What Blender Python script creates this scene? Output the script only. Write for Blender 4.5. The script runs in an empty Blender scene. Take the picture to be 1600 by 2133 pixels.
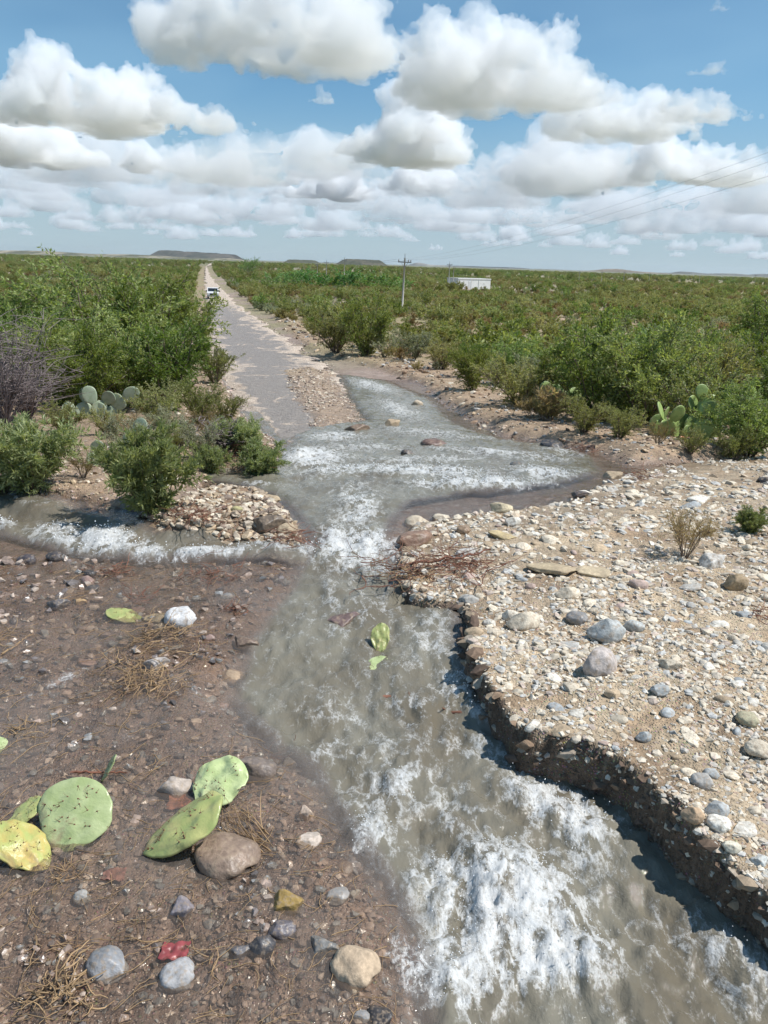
import bpy, bmesh, math, random
import numpy as np
from mathutils import Vector, Matrix, Quaternion

# ------------------------------------------------------------------ camera, sky, sun, exposure
sc = bpy.context.scene
COL = sc.collection
F = 1604.0                              # focal length in pixels of the 1600 x 2133 photograph
PITCH, ROLL, CAMZ = math.radians(17.85), math.radians(1.8), 2.2
cam_data = bpy.data.cameras.new('camera')
cam = bpy.data.objects.new('camera', cam_data)
COL.objects.link(cam)
sc.camera = cam
cam_data.lens = F / 2133 * 36
cam_data.clip_end = 2e5
cam_data.clip_start = 0.05
RC = Matrix.Rotation(math.pi / 2 - PITCH, 3, 'X') @ Matrix.Rotation(ROLL, 3, 'Z')
cam.location = (0, 0, CAMZ)
cam.rotation_euler = RC.to_euler()

SUN_EL, SUN_AZ = math.radians(57), math.radians(95)
world = bpy.data.worlds.new('World')
sc.world = world
world.use_nodes = True
wn = world.node_tree
bg = wn.nodes['Background']
sky = wn.nodes.new('ShaderNodeTexSky')
sky.sky_type = 'NISHITA'
sky.sun_disc = False
sky.sun_elevation, sky.sun_rotation = SUN_EL, SUN_AZ
sky.air_density, sky.dust_density, sky.ozone_density, sky.altitude = 1.0, 0.15, 2.2, 900
# thin high veil of cirrus over the clear sky
wtc = wn.nodes.new('ShaderNodeTexCoord')
wmap = wn.nodes.new('ShaderNodeMapping')
wmap.inputs['Scale'].default_value = (1.6, 1.6, 5.0)
wmap.inputs['Location'].default_value = (0.7, 0.2, 0.1)
wns = wn.nodes.new('ShaderNodeTexNoise')
wns.inputs['Scale'].default_value = 1.5
wns.inputs['Detail'].default_value = 3
wrp = wn.nodes.new('ShaderNodeMapRange')
wrp.inputs[1].default_value, wrp.inputs[2].default_value = 0.42, 0.78
wrp.inputs[3].default_value, wrp.inputs[4].default_value = 0.05, 0.45
wmx = wn.nodes.new('ShaderNodeMixRGB')
wmx.inputs[2].default_value = (5.2, 6.0, 7.4, 1)
wn.links.new(wtc.outputs['Generated'], wmap.inputs[0])
wn.links.new(wmap.outputs[0], wns.inputs['Vector'])
wn.links.new(wns.outputs[0], wrp.inputs[0])
wn.links.new(wrp.outputs[0], wmx.inputs[0])
wn.links.new(sky.outputs[0], wmx.inputs[1])
# pale moist air low over the horizon
wsx = wn.nodes.new('ShaderNodeSeparateXYZ'); wn.links.new(wtc.outputs['Generated'], wsx.inputs[0])
wab = wn.nodes.new('ShaderNodeMath'); wab.operation = 'ABSOLUTE'; wn.links.new(wsx.outputs['Z'], wab.inputs[0])
whz = wn.nodes.new('ShaderNodeMapRange'); whz.interpolation_type = 'SMOOTHERSTEP'
whz.inputs[1].default_value, whz.inputs[2].default_value, whz.inputs[3].default_value, whz.inputs[4].default_value = 0.0, 0.22, 0.82, 0.0
wn.links.new(wab.outputs[0], whz.inputs[0])
wtn = wn.nodes.new('ShaderNodeMixRGB'); wtn.blend_type = 'MULTIPLY'; wtn.inputs[0].default_value = 1.0
wtn.inputs[2].default_value = (0.70, 1.0, 1.06, 1)
wn.links.new(wmx.outputs[0], wtn.inputs[1])
wmh = wn.nodes.new('ShaderNodeMixRGB'); wmh.inputs[2].default_value = (4.0, 5.0, 5.9, 1)
wn.links.new(whz.outputs[0], wmh.inputs[0]); wn.links.new(wtn.outputs[0], wmh.inputs[1])
wn.links.new(wmh.outputs[0], bg.inputs[0])
bg.inputs[1].default_value = 0.088

sun_data = bpy.data.lights.new('sun', 'SUN')
sun = bpy.data.objects.new('sun', sun_data)
COL.objects.link(sun)
sun_data.energy, sun_data.angle, sun_data.color = 4.5, math.radians(0.53), (1.0, 0.975, 0.935)
sun_dir = Vector((math.sin(SUN_AZ) * math.cos(SUN_EL), math.cos(SUN_AZ) * math.cos(SUN_EL), math.sin(SUN_EL)))
sun.rotation_euler = sun_dir.to_track_quat('Z', 'Y').to_euler()
vs = sc.view_settings
vs.view_transform, vs.look, vs.exposure, vs.gamma, vs.use_curve_mapping = 'Standard', 'None', 0.27, 1.0, False
sc.cycles.volume_bounces = 10
sc.cycles.max_bounces = 8
sc.cycles.diffuse_bounces = 3
sc.cycles.glossy_bounces = 3
sc.cycles.transparent_max_bounces = 8
sc.cycles.use_adaptive_sampling = True
sc.cycles.adaptive_threshold = 0.02

# ------------------------------------------------------------------ numeric helpers
rng = np.random.default_rng(11)
RCn = np.array(RC)
CAM = np.array((0, 0, CAMZ))


def project(P):
    q = (np.asarray(P, float) - CAM) @ RCn
    return 800 + F * q[..., 0] / -q[..., 2], 1066.5 - F * q[..., 1] / -q[..., 2], -q[..., 2]


def ray(px, py):
    v = np.array((px - 800.0, 1066.5 - py, -F))
    v = RCn @ v
    return v / np.linalg.norm(v)


_hx = np.array([-5, 0, 5, 7, 9, 11, 14, 18, 24, 32, 45, 70, 120, 200, 300, 600, 1500, 20000.])
_hh = np.array([2.2, 2.2, 2.2, 2.25, 2.38, 2.58, 2.92, 3.34, 3.86, 4.4, 5.05, 5.75, 6.35, 6.7, 6.9, 7.0, 7.0, 7.0])
_ls = np.linspace(math.log(1.5), math.log(20010), 3000)
_hv = np.interp(np.exp(_ls) - 6.5, _hx, _hh)
_k = np.hanning(61); _k /= _k.sum()
_hv = np.convolve(np.pad(_hv, 30, 'edge'), _k, 'valid')


def G0(y):
    return CAMZ - np.interp(np.log(np.maximum(np.asarray(y, float) + 6.5, 1.5)), _ls, _hv)


def gp(px, py, dz=0.0):
    """the point of the ground (raised by dz) seen at a pixel of the photograph"""
    d = ray(px, py)
    t = np.geomspace(0.5, 30000, 1500)
    f = CAMZ + t * d[2] - (G0(t * d[1]) + dz)
    i = np.argmax(f < 0)
    if f[i] >= 0:
        t0 = 20000.0
    else:
        a, b = t[i - 1], t[i]
        for _ in range(40):
            m = (a + b) / 2
            if CAMZ + m * d[2] - (G0(m * d[1]) + dz) < 0: b = m
            else: a = m
        t0 = (a + b) / 2
    return CAM + d * t0


def plan(poly, dz=0.0):
    return np.array([gp(x, y, dz)[:2] for x, y in poly])


def sdf(poly, X, Y):
    """signed distance to a polygon in plan, negative inside"""
    P = np.asarray(poly); d = np.full(X.shape, 1e18); s = np.zeros(X.shape, bool)
    j = len(P) - 1
    for i in range(len(P)):
        ax, ay = P[j]; bx, by = P[i]
        ex, ey = bx - ax, by - ay
        wx, wy = X - ax, Y - ay
        t = np.clip((wx * ex + wy * ey) / (ex * ex + ey * ey + 1e-12), 0, 1)
        d = np.minimum(d, (wx - ex * t) ** 2 + (wy - ey * t) ** 2)
        c = (ay > Y) != (by > Y)
        with np.errstate(divide='ignore', invalid='ignore'):
            s ^= c & (X < (bx - ax) * (Y - ay) / (by - ay + 1e-18) + ax)
        j = i
    d = np.sqrt(d)
    return np.where(s, -d, d)


def sstep(a, b, x):
    t = np.clip((x - a) / (b - a), 0, 1)
    return t * t * (3 - 2 * t)


_ga = np.arange(4096) * (2 * math.pi / 4096)
_GC, _GS = np.cos(_ga), np.sin(_ga)


def perlin(x, y, seed=0):
    xi, yi = np.floor(x).astype(np.int64), np.floor(y).astype(np.int64)
    xf, yf = x - xi, y - yi
    u, v = xf ** 3 * (xf * (xf * 6 - 15) + 10), yf ** 3 * (yf * (yf * 6 - 15) + 10)

    def g(ix, iy, dx, dy):
        h = (ix * 374761393 + iy * 668265263 + seed * 974634777) & 0xffffffff
        h = ((h ^ (h >> 13)) * 1274126177) & 0xffffffff
        h = (h ^ (h >> 16)) & 4095
        return _GC[h] * dx + _GS[h] * dy
    a, b = g(xi, yi, xf, yf), g(xi + 1, yi, xf - 1, yf)
    c, d = g(xi, yi + 1, xf, yf - 1), g(xi + 1, yi + 1, xf - 1, yf - 1)
    return (a + (b - a) * u) * (1 - v) + (c + (d - c) * u) * v


def fbm(x, y, oct=5, seed=0, gain=0.5, ridged=False):
    r = np.zeros_like(x); amp, tot = 1.0, 0.0
    for o in range(oct):
        n = perlin(x * 2.03 ** o + o * 17.3, y * 2.03 ** o - o * 9.1, seed + o)
        if ridged: n = 0.5 - np.abs(n) * 1.6
        r += n * amp; tot += amp; amp *= gain
    return r / tot


def mesh_np(name, V, Fc, mat=None, attrs=None, smooth=True, cols=None):
    """mesh object data from arrays; Fc is an (n,k) array or a list of such arrays"""
    V = np.asarray(V, np.float32)
    if isinstance(Fc, np.ndarray): Fc = [Fc]
    Fc = [f for f in Fc if len(f)]
    me = bpy.data.meshes.new(name)
    me.vertices.add(len(V)); me.vertices.foreach_set('co', V.ravel())
    lens = np.concatenate([np.full(len(f), f.shape[1], np.int32) for f in Fc])
    idx = np.concatenate([f.ravel() for f in Fc]).astype(np.int32)
    me.loops.add(len(idx)); me.loops.foreach_set('vertex_index', idx)
    me.polygons.add(len(lens))
    st = np.zeros(len(lens), np.int32); st[1:] = np.cumsum(lens)[:-1]
    me.polygons.foreach_set('loop_start', st)
    me.polygons.foreach_set('use_smooth', np.full(len(lens), smooth))
    me.update(calc_edges=True)
    for k, a in (attrs or {}).items():
        at = me.attributes.new(k, 'FLOAT', 'POINT'); at.data.foreach_set('value', np.asarray(a, np.float32))
    for k, a in (cols or {}).items():
        at = me.attributes.new(k, 'FLOAT_COLOR', 'POINT')
        c = np.ones((len(V), 4), np.float32); c[:, :3] = a
        at.data.foreach_set('color', c.ravel())
    for m in (mat if isinstance(mat, (list, tuple)) else [mat] if mat else []): me.materials.append(m)
    return me


def link(name, me, parent=None, loc=None, rot=None, scale=None, coll=None):
    o = bpy.data.objects.new(name, me)
    (coll or COL).objects.link(o)
    if parent: o.parent = parent
    if loc is not None: o.location = tuple(float(a) for a in loc)
    if rot is not None: o.rotation_euler = rot
    if scale is not None: o.scale = scale if isinstance(scale, (tuple, list)) else (scale,) * 3
    return o


def tag(o, label=None, cat=None, group=None, kind=None):
    if label: o['label'] = label
    if cat: o['category'] = cat
    if group: o['group'] = group
    if kind: o['kind'] = kind
    return o


class Geo:
    """collects numpy pieces into one mesh"""
    def __init__(s): s.V, s.F, s.n, s.A = [], {}, 0, {}

    def add(s, V, Fc, **attr):
        V = np.asarray(V, float)
        for f in (Fc if isinstance(Fc, list) else [Fc]):
            f = np.asarray(f); s.F.setdefault(f.shape[1], []).append(f + s.n)
        for k, a in attr.items(): s.A.setdefault(k, []).append(np.broadcast_to(a, (len(V),) + np.shape(a)[1:] if np.ndim(a) > 1 else (len(V),)))
        s.V.append(V); s.n += len(V)

    def mesh(s, name, mat, smooth=True):
        return mesh_np(name, np.concatenate(s.V), [np.concatenate(f) for f in s.F.values()], mat,
                       {k: np.concatenate(a) for k, a in s.A.items()}, smooth)


def tube(P, R, sides=5, cap=True):
    P = np.asarray(P, float); n = len(P); R = np.broadcast_to(R, (n,))
    T = np.gradient(P, axis=0); T /= np.linalg.norm(T, axis=1)[:, None] + 1e-12
    up = np.where(np.abs(T[:, 2:3]) > 0.9, np.array([[1., 0, 0]]), np.array([[0, 0, 1.]]))
    A = np.cross(T, up); A /= np.linalg.norm(A, axis=1)[:, None] + 1e-12
    B = np.cross(T, A)
    a = np.arange(sides) * 2 * math.pi / sides
    V = P[:, None] + R[:, None, None] * (np.cos(a)[None, :, None] * A[:, None] + np.sin(a)[None, :, None] * B[:, None])
    i, j = np.meshgrid(np.arange(n - 1), np.arange(sides), indexing='ij')
    k = (j + 1) % sides
    Fq = np.stack([i * sides + j, i * sides + k, (i + 1) * sides + k, (i + 1) * sides + j], -1).reshape(-1, 4)
    out = [Fq]
    V = V.reshape(-1, 3)
    if cap:
        out.append(np.arange(sides)[None, :] if sides != 4 else np.array([[0, 1, 2, 3]]))
        out.append((np.arange(sides)[::-1] + (n - 1) * sides)[None, :])
    return V, out


def box(x0, x1, y0, y1, z0, z1):
    V = np.array([(x, y, z) for z in (z0, z1) for y in (y0, y1) for x in (x0, x1)], float)
    Fq = np.array([(0, 2, 3, 1), (4, 5, 7, 6), (0, 1, 5, 4), (2, 6, 7, 3), (0, 4, 6, 2), (1, 3, 7, 5)])
    return V, Fq


# ------------------------------------------------------------------ materials
def new_mat(name):
    m = bpy.data.materials.new(name); m.use_nodes = True
    return m, m.node_tree, m.node_tree.nodes['Principled BSDF']


def N(nt, typ, **kw):
    n = nt.nodes.new('ShaderNode' + typ)
    for k, v in kw.items():
        if k.startswith('i_'):
            kk = k[2:]
            n.inputs[int(kk) if kk.isdigit() else kk.replace('_', ' ')].default_value = v
        else: setattr(n, k, v)
    return n


def L(nt, a, b): nt.links.new(a, b)


def noise(nt, scale, detail=4, vec=None, dist=0.0, rough=0.55):
    n = N(nt, 'TexNoise', i_Scale=scale, i_Detail=detail, i_Distortion=dist, i_Roughness=rough)
    if vec is not None: L(nt, vec, n.inputs['Vector'])
    return n.outputs[0]


def mrange(nt, v, a, b, c, d, smooth=False):
    n = N(nt, 'MapRange', i_1=a, i_2=b, i_3=c, i_4=d)
    if smooth: n.interpolation_type = 'SMOOTHSTEP'
    L(nt, v, n.inputs[0]); return n.outputs[0]


def math_(nt, op, a, b=None):
    n = N(nt, 'Math', operation=op)
    for i, q in enumerate((a, b)):
        if q is None: continue
        if isinstance(q, (int, float)): n.inputs[i].default_value = q
        else: L(nt, q, n.inputs[i])
    return n.outputs[0]


def mix(nt, f, a, b, mode='MIX'):
    n = N(nt, 'MixRGB', blend_type=mode)
    for i, q in enumerate((f, a, b)):
        if isinstance(q, (int, float)): n.inputs[i].default_value = q
        elif isinstance(q, tuple): n.inputs[i].default_value = q + (1,) if len(q) == 3 else q
        else: L(nt, q, n.inputs[i])
    return n.outputs[0]


def bump(nt, h, strength, dist, bsdf, prev=None):
    n = N(nt, 'Bump', i_Strength=strength, i_Distance=dist)
    L(nt, h, n.inputs['Height'])
    if prev is not None: L(nt, prev, n.inputs['Normal'])
    if bsdf is not None: L(nt, n.outputs[0], bsdf.inputs['Normal'])
    return n.outputs[0]


def attr(nt, name, col=False):
    a = N(nt, 'Attribute', attribute_name=name)
    return a.outputs['Color' if col else 'Fac']


def plain(name, col, rough=0.6, var=0.15, scale=8.0, metal=0.0, bmp=0.0):
    m, nt, b = new_mat(name)
    tc = N(nt, 'TexCoord').outputs['Object']
    nz = noise(nt, scale, 5, tc)
    f = mrange(nt, nz, 0.3, 0.7, 1 - var, 1 + var)
    L(nt, mix(nt, 1.0, col, f, 'MULTIPLY'), b.inputs['Base Color'])
    b.inputs['Roughness'].default_value = rough
    b.inputs['Metallic'].default_value = metal
    if bmp: bump(nt, noise(nt, scale * 4, 5, tc), 0.6, bmp, b)
    return m


def ground_material():
    m, nt, b = new_mat('soil')
    pos = N(nt, 'NewGeometry').outputs['Position']
    c = attr(nt, 'gc', True); wet = attr(nt, 'wet')
    n1, n2 = noise(nt, 3.0, 2, pos), noise(nt, 24, 4, pos, 0.0, 0.65)
    c = mix(nt, 1.0, c, mrange(nt, n1, 0.3, 0.7, 0.75, 1.25), 'MULTIPLY')
    c = mix(nt, 1.0, c, mrange(nt, n2, 0.3, 0.72, 0.62, 1.38), 'MULTIPLY')
    vo = N(nt, 'TexVoronoi', i_Scale=75.0); L(nt, pos, vo.inputs['Vector'])
    grit = mrange(nt, vo.outputs['Distance'], 0.15, 0.5, 1.0, 0.0)
    gritc = mix(nt, 0.75, (0.40, 0.33, 0.26), vo.outputs['Color'], 'SOFT_LIGHT')
    gm = math_(nt, 'MULTIPLY', grit, mrange(nt, noise(nt, 9, 1, pos), 0.45, 0.62, 0.0, 0.65))
    c = mix(nt, gm, c, gritc)
    c = mix(nt, wet, c, mix(nt, 1.0, c, (0.74, 0.70, 0.67), 'MULTIPLY'))
    L(nt, c, b.inputs['Base Color'])
    L(nt, mrange(nt, wet, 0, 1, 0.92, 0.2), b.inputs['Roughness'])
    h = math_(nt, 'ADD', n2, math_(nt, 'MULTIPLY', grit, 0.35))
    bump(nt, h, 0.9, 0.02, b)
    return m


def road_material():
    m, nt, b = new_mat('road_gravel')
    pos = N(nt, 'NewGeometry').outputs['Position']
    wet = attr(nt, 'wet')
    mp = N(nt, 'Mapping', i_Scale=(1.0, 0.45, 1.0), i_Rotation=(0, 0, 0.2)); L(nt, pos, mp.inputs[0])
    n1, n2, n3 = noise(nt, 0.9, 4, mp.outputs[0], 1.2), noise(nt, 6, 3, pos), noise(nt, 24, 2, pos)
    dry = mix(nt, mrange(nt, n2, 0.35, 0.65, 0, 1), (0.42, 0.33, 0.26), (0.56, 0.47, 0.38))
    wc = mix(nt, mrange(nt, n2, 0.3, 0.7, 0, 1), (0.20, 0.165, 0.138), (0.32, 0.27, 0.23))
    w = mrange(nt, math_(nt, 'ADD', n1, math_(nt, 'MULTIPLY', math_(nt, 'SUBTRACT', wet, 0.5), 0.33)), 0.455, 0.60, 0, 1, True)
    c = mix(nt, w, dry, wc)
    L(nt, mix(nt, 1.0, c, mrange(nt, n3, 0.3, 0.7, 0.7, 1.3), 'MULTIPLY'), b.inputs['Base Color'])
    L(nt, mrange(nt, w, 0, 1, 0.95, 0.42), b.inputs['Roughness'])
    bump(nt, math_(nt, 'ADD', n3, math_(nt, 'MULTIPLY', n2, 1.5)), 0.8, 0.05, b)
    return m


def water_material():
    m, nt, b = new_mat('muddy_water')
    pos = N(nt, 'NewGeometry').outputs['Position']
    foam, murk = attr(nt, 'foam'), attr(nt, 'murk')
    fm = N(nt, 'Mapping', i_Rotation=(0, 0, 0.17), i_Scale=(1.3, 0.72, 1.0)); L(nt, pos, fm.inputs[0]); pos = fm.outputs[0]
    wob = N(nt, 'TexNoise', i_Scale=5.0, i_Detail=2.0); L(nt, pos, wob.inputs['Vector'])
    off = N(nt, 'VectorMath', operation='MULTIPLY_ADD'); L(nt, wob.outputs['Color'], off.inputs[0])
    off.inputs[1].default_value = (0.07, 0.07, 0.07); L(nt, pos, off.inputs[2])
    n1 = noise(nt, 9, 5, off.outputs[0], 0.0, 0.64)
    n2 = noise(nt, 52, 4, off.outputs[0], 0.0, 0.7)
    vo = N(nt, 'TexVoronoi', i_Scale=15.0, feature='SMOOTH_F1'); L(nt, off.outputs[0], vo.inputs['Vector'])
    lace = mrange(nt, vo.outputs['Distance'], 0.2, 0.62, 0, 1)
    s = math_(nt, 'ADD', math_(nt, 'MULTIPLY', math_(nt, 'SUBTRACT', n1, 0.5), 1.5), math_(nt, 'MULTIPLY', math_(nt, 'SUBTRACT', n2, 0.5), 0.9))
    s = math_(nt, 'ADD', s, math_(nt, 'MULTIPLY', math_(nt, 'SUBTRACT', lace, 0.5), 0.30))
    rid = mrange(nt, math_(nt, 'ABSOLUTE', math_(nt, 'SUBTRACT', n1, 0.5)), 0.0, 0.11, 0.42, -0.10)
    s = math_(nt, 'ADD', s, rid)
    n3 = noise(nt, 170, 2, pos, 0.0, 0.6)
    s = math_(nt, 'ADD', s, math_(nt, 'MULTIPLY', math_(nt, 'SUBTRACT', n3, 0.5), 0.5))
    f = mrange(nt, math_(nt, 'ADD', math_(nt, 'MULTIPLY', foam, 1.25), math_(nt, 'MULTIPLY', s, 1.05)), 0.60, 1.50, 0, 1, True)
    f = math_(nt, 'MULTIPLY', f, mrange(nt, foam, 0.03, 0.2, 0, 1))
    f = math_(nt, 'MULTIPLY', f, mrange(nt, n2, 0.3, 0.6, 0.62, 0.92))
    silt = mix(nt, mrange(nt, noise(nt, 2.2, 2, pos), 0.35, 0.65, 0, 1), (0.150, 0.130, 0.095), (0.205, 0.190, 0.148))
    silt = mix(nt, mrange(nt, murk, 0.25, 0.85, 0.0, 1.0), (0.33, 0.275, 0.235), silt)
    L(nt, mix(nt, f, silt, (0.64, 0.645, 0.635)), b.inputs['Base Color'])
    L(nt, mrange(nt, f, 0, 0.6, 0.05, 0.6), b.inputs['Roughness'])
    b.inputs['IOR'].default_value = 1.33
    h = math_(nt, 'ADD', math_(nt, 'MULTIPLY', n2, 0.28), n1)
    nb = bump(nt, h, 0.6, 0.024, b)
    tr = N(nt, 'BsdfTransparent', i_Color=(0.93, 0.89, 0.83, 1))
    gl = N(nt, 'BsdfGlossy', i_Roughness=0.07); L(nt, nb, gl.inputs['Normal'])
    fr = N(nt, 'Fresnel', i_IOR=1.38); L(nt, nb, fr.inputs['Normal'])
    clear = N(nt, 'MixShader'); L(nt, fr.outputs[0], clear.inputs[0]); L(nt, tr.outputs[0], clear.inputs[1]); L(nt, gl.outputs[0], clear.inputs[2])
    out = N(nt, 'MixShader')
    L(nt, math_(nt, 'MAXIMUM', murk, f), out.inputs[0])
    L(nt, clear.outputs[0], out.inputs[1]); L(nt, b.outputs[0], out.inputs[2])
    L(nt, out.outputs[0], nt.nodes['Material Output'].inputs['Surface'])
    return m


def stone_material():
    m, nt, b = new_mat('river_stone')
    tc = N(nt, 'TexCoord').outputs['Object']
    oi = N(nt, 'ObjectInfo')
    geo = N(nt, 'NewGeometry').outputs['Position']
    n1, n2, n3 = noise(nt, 11, 4, geo), noise(nt, 60, 3, geo), noise(nt, 4, 1, tc)
    c = mix(nt, 1.0, oi.outputs['Color'], mrange(nt, n1, 0.3, 0.7, 0.72, 1.22), 'MULTIPLY')
    c = mix(nt, 1.0, c, mrange(nt, n2, 0.3, 0.7, 0.78, 1.2), 'MULTIPLY')
    c = mix(nt, mrange(nt, n3, 0.50, 0.68, 0, 0.55), c, (0.34, 0.255, 0.175))
    L(nt, c, b.inputs['Base Color'])
    L(nt, oi.outputs['Alpha'], b.inputs['Roughness'])
    bump(nt, math_(nt, 'ADD', n1, math_(nt, 'MULTIPLY', n2, 0.5)), 0.7, 0.012, b)
    return m


def gravel_material():
    m, nt, b = new_mat('gravel_stone')
    geo = N(nt, 'NewGeometry').outputs['Position']
    n2 = noise(nt, 45, 3, geo)
    c = mix(nt, 1.0, attr(nt, 'gc', True), mrange(nt, n2, 0.3, 0.7, 0.72, 1.25), 'MULTIPLY')
    L(nt, c, b.inputs['Base Color'])
    L(nt, mrange(nt, attr(nt, 'wet'), 0, 1, 0.85, 0.2), b.inputs['Roughness'])
    bump(nt, n2, 0.5, 0.006, b)
    return m


def leaf_material(name, c1, c2, rough=0.5, trans=0.42, var=0.34):
    m, nt, b = new_mat(name)
    lv = attr(nt, 'lv')
    oi = N(nt, 'ObjectInfo')
    c = mix(nt, lv, c1, c2)
    hs = N(nt, 'HueSaturation')
    L(nt, mrange(nt, oi.outputs['Random'], 0, 1, 0.5 - 0.032, 0.5 + 0.014), hs.inputs['Hue'])
    w = N(nt, 'TexWhiteNoise', noise_dimensions='1D'); L(nt, oi.outputs['Random'], w.inputs['W'])
    L(nt, mrange(nt, w.outputs['Value'], 0, 1, 1 - var, 1 + var), hs.inputs['Value'])
    L(nt, mrange(nt, w.outputs['Value'], 0, 1, 1.1, 0.82), hs.inputs['Saturation'])
    L(nt, c, hs.inputs['Color'])
    L(nt, hs.outputs[0], b.inputs['Base Color'])
    b.inputs['Roughness'].default_value = rough
    tl = N(nt, 'BsdfTranslucent')
    L(nt, mix(nt, 1.0, hs.outputs[0], (1.5, 1.5, 0.8), 'MULTIPLY'), tl.inputs['Color'])
    mx = N(nt, 'MixShader', i_0=trans)
    L(nt, b.outputs[0], mx.inputs[1]); L(nt, tl.outputs[0], mx.inputs[2])
    L(nt, mx.outputs[0], nt.nodes['Material Output'].inputs['Surface'])
    return m


M = {}
M['ground'], M['road'], M['water'] = ground_material(), road_material(), water_material()
M['stone'], M['gravel'] = stone_material(), gravel_material()
M['mesquite'] = leaf_material('mesquite_leaf', (0.120, 0.180, 0.040), (0.270, 0.345, 0.082))
M['olive'] = leaf_material('creosote_leaf', (0.175, 0.195, 0.064), (0.360, 0.370, 0.135))
M['willow'] = leaf_material('willow_leaf', (0.165, 0.200, 0.078), (0.350, 0.375, 0.155), 0.42)
M['pale'] = leaf_material('sage_leaf', (0.190, 0.210, 0.135), (0.370, 0.370, 0.260), 0.6)
M['straw'] = leaf_material('dry_grass_leaf', (0.200, 0.165, 0.070), (0.360, 0.290, 0.140), 0.7)
M['bright'] = leaf_material('fresh_leaf', (0.075, 0.180, 0.040), (0.150, 0.290, 0.070))
M['bark'] = plain('bark', (0.16, 0.12, 0.09), 0.85, 0.3, 20, 0, 0.01)
M['deadwood'] = plain('dead_twig', (0.21, 0.17, 0.165), 0.85, 0.3, 14)
M['root'] = plain('dry_root', (0.34, 0.225, 0.12), 0.8, 0.4, 9)
M['redroot'] = plain('red_root', (0.20, 0.085, 0.05), 0.75, 0.4, 9)

# ------------------------------------------------------------------ the lie of the land (plan polygons read off the photograph)
P_BANK = plan([(1290, 975), (1180, 1020), (1080, 1038), (960, 1045), (860, 1062), (826, 1098), (824, 1160), (850, 1212), (962, 1232), (972, 1270),
               (968, 1330), (998, 1392), (1040, 1466), (1088, 1518), (1180, 1546), (1262, 1570), (1330, 1618), (1388, 1676), (1436, 1738), (1508, 1795),
               (1600, 1878), (1760, 2010), (2000, 2230), (2600, 2330), (2600, 940), (1700, 900), (1500, 940), (1350, 955)], 0.16)
P_SHORE_R = plan([(640, 722), (705, 742), (790, 765), (880, 795), (955, 848), (1040, 893), (1150, 912), (1235, 925), (1300, 950), (1380, 950), (1500, 945),
                  (2600, 900), (2600, 640), (700, 640), (560, 650)], 0.15)
P_SHORE_L = plan([(-1200, 1022), (0, 1022), (120, 1028), (200, 1052), (300, 1072), (390, 1036), (420, 985), (470, 968), (560, 980), (598, 940), (600, 905),
                  (535, 872), (505, 835), (465, 775), (438, 720), (428, 650), (430, 610), (200, 610), (-1200, 610)], 0.15)
P_ISLE = plan([(440, 1022), (560, 1036), (622, 1080), (648, 1152), (560, 1132), (450, 1122), (330, 1112), (290, 1080), (380, 1050)], 0.1)
P_BAR = plan([(585, 768), (640, 758), (695, 772), (722, 805), (772, 872), (700, 884), (640, 884), (605, 835)], 0.1)
P_MAIN = plan([(650, 1128), (812, 1128), (828, 1205), (958, 1240), (964, 1330), (990, 1400), (1030, 1480), (1080, 1540), (1250, 1600), (1330, 1655),
               (1400, 1735), (1500, 1830), (1600, 1930), (1800, 2110), (2000, 2400), (892, 2400), (886, 2133), (868, 1990), (842, 1880), (790, 1800),
               (728, 1730), (672, 1640), (640, 1580), (560, 1530), (475, 1440), (520, 1320), (600, 1220)])
P_POOL = plan([(715, 782), (800, 795), (890, 832), (950, 888), (1050, 922), (1150, 932), (1240, 962), (1255, 990), (1180, 1012), (1070, 1030), (960, 1036),
               (855, 1056), (815, 1100), (812, 1135), (648, 1135), (618, 1080), (560, 1035), (480, 1016), (410, 1003), (430, 975), (560, 990),
               (600, 930), (640, 895), (770, 878), (740, 840)])
P_TRIB = plan([(-1200, 1028), (100, 1035), (300, 1078), (400, 1060), (560, 1040), (640, 1130), (560, 1132), (430, 1138), (330, 1146), (250, 1122),
               (90, 1092), (0, 1072), (-1200, 1060)])
P_CASC = plan([(-500, 1036), (0, 1040), (110, 1062), (210, 1096), (330, 1132), (450, 1122), (560, 1118), (655, 1138), (655, 1180), (560, 1168), (430, 1174), (300, 1174), (180, 1168), (70, 1140), (0, 1122), (-500, 1110)])
_re = [(428.5, 555, 434), (427, 575, 445), (427, 600, 470), (429, 622, 492), (428, 645, 522), (430, 670, 562), (432, 695, 598), (438, 725, 640), (452, 752, 690),
       (470, 790, 730), (495, 830, 742), (525, 870, 760), (560, 900, 720), (600, 935, 700)]
ROAD = []
for xl, yy, xr in _re:
    a, b = gp(xl, yy), gp(xr, yy)
    ROAD.append((a[1], a[0], b[0]))
ROAD = np.array(ROAD)[::-1]
_far = gp(429, 551)
ROAD = np.vstack([ROAD, [_far[1] * 1.0 + 200, _far[0] - 40, _far[0] - 33]])
P_ROAD = np.vstack([ROAD[:, [1, 0]], ROAD[::-1][:, [2, 0]]])


# distances to every outline, tabled once on a fan of the plan
_lt = np.linspace(math.log(.45), math.log(150), 430); _tt = np.linspace(-1.35, 1.35, 380)
_S, _T = np.meshgrid(np.exp(_lt), _tt, indexing='ij')
_TAB = np.stack([sdf(p, _S * _T, _S - 1.5) for p in (P_BANK, P_SHORE_R, P_SHORE_L, P_ISLE, P_BAR, P_MAIN, P_POOL, P_TRIB, P_CASC)], -1).astype(np.float32)


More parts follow.
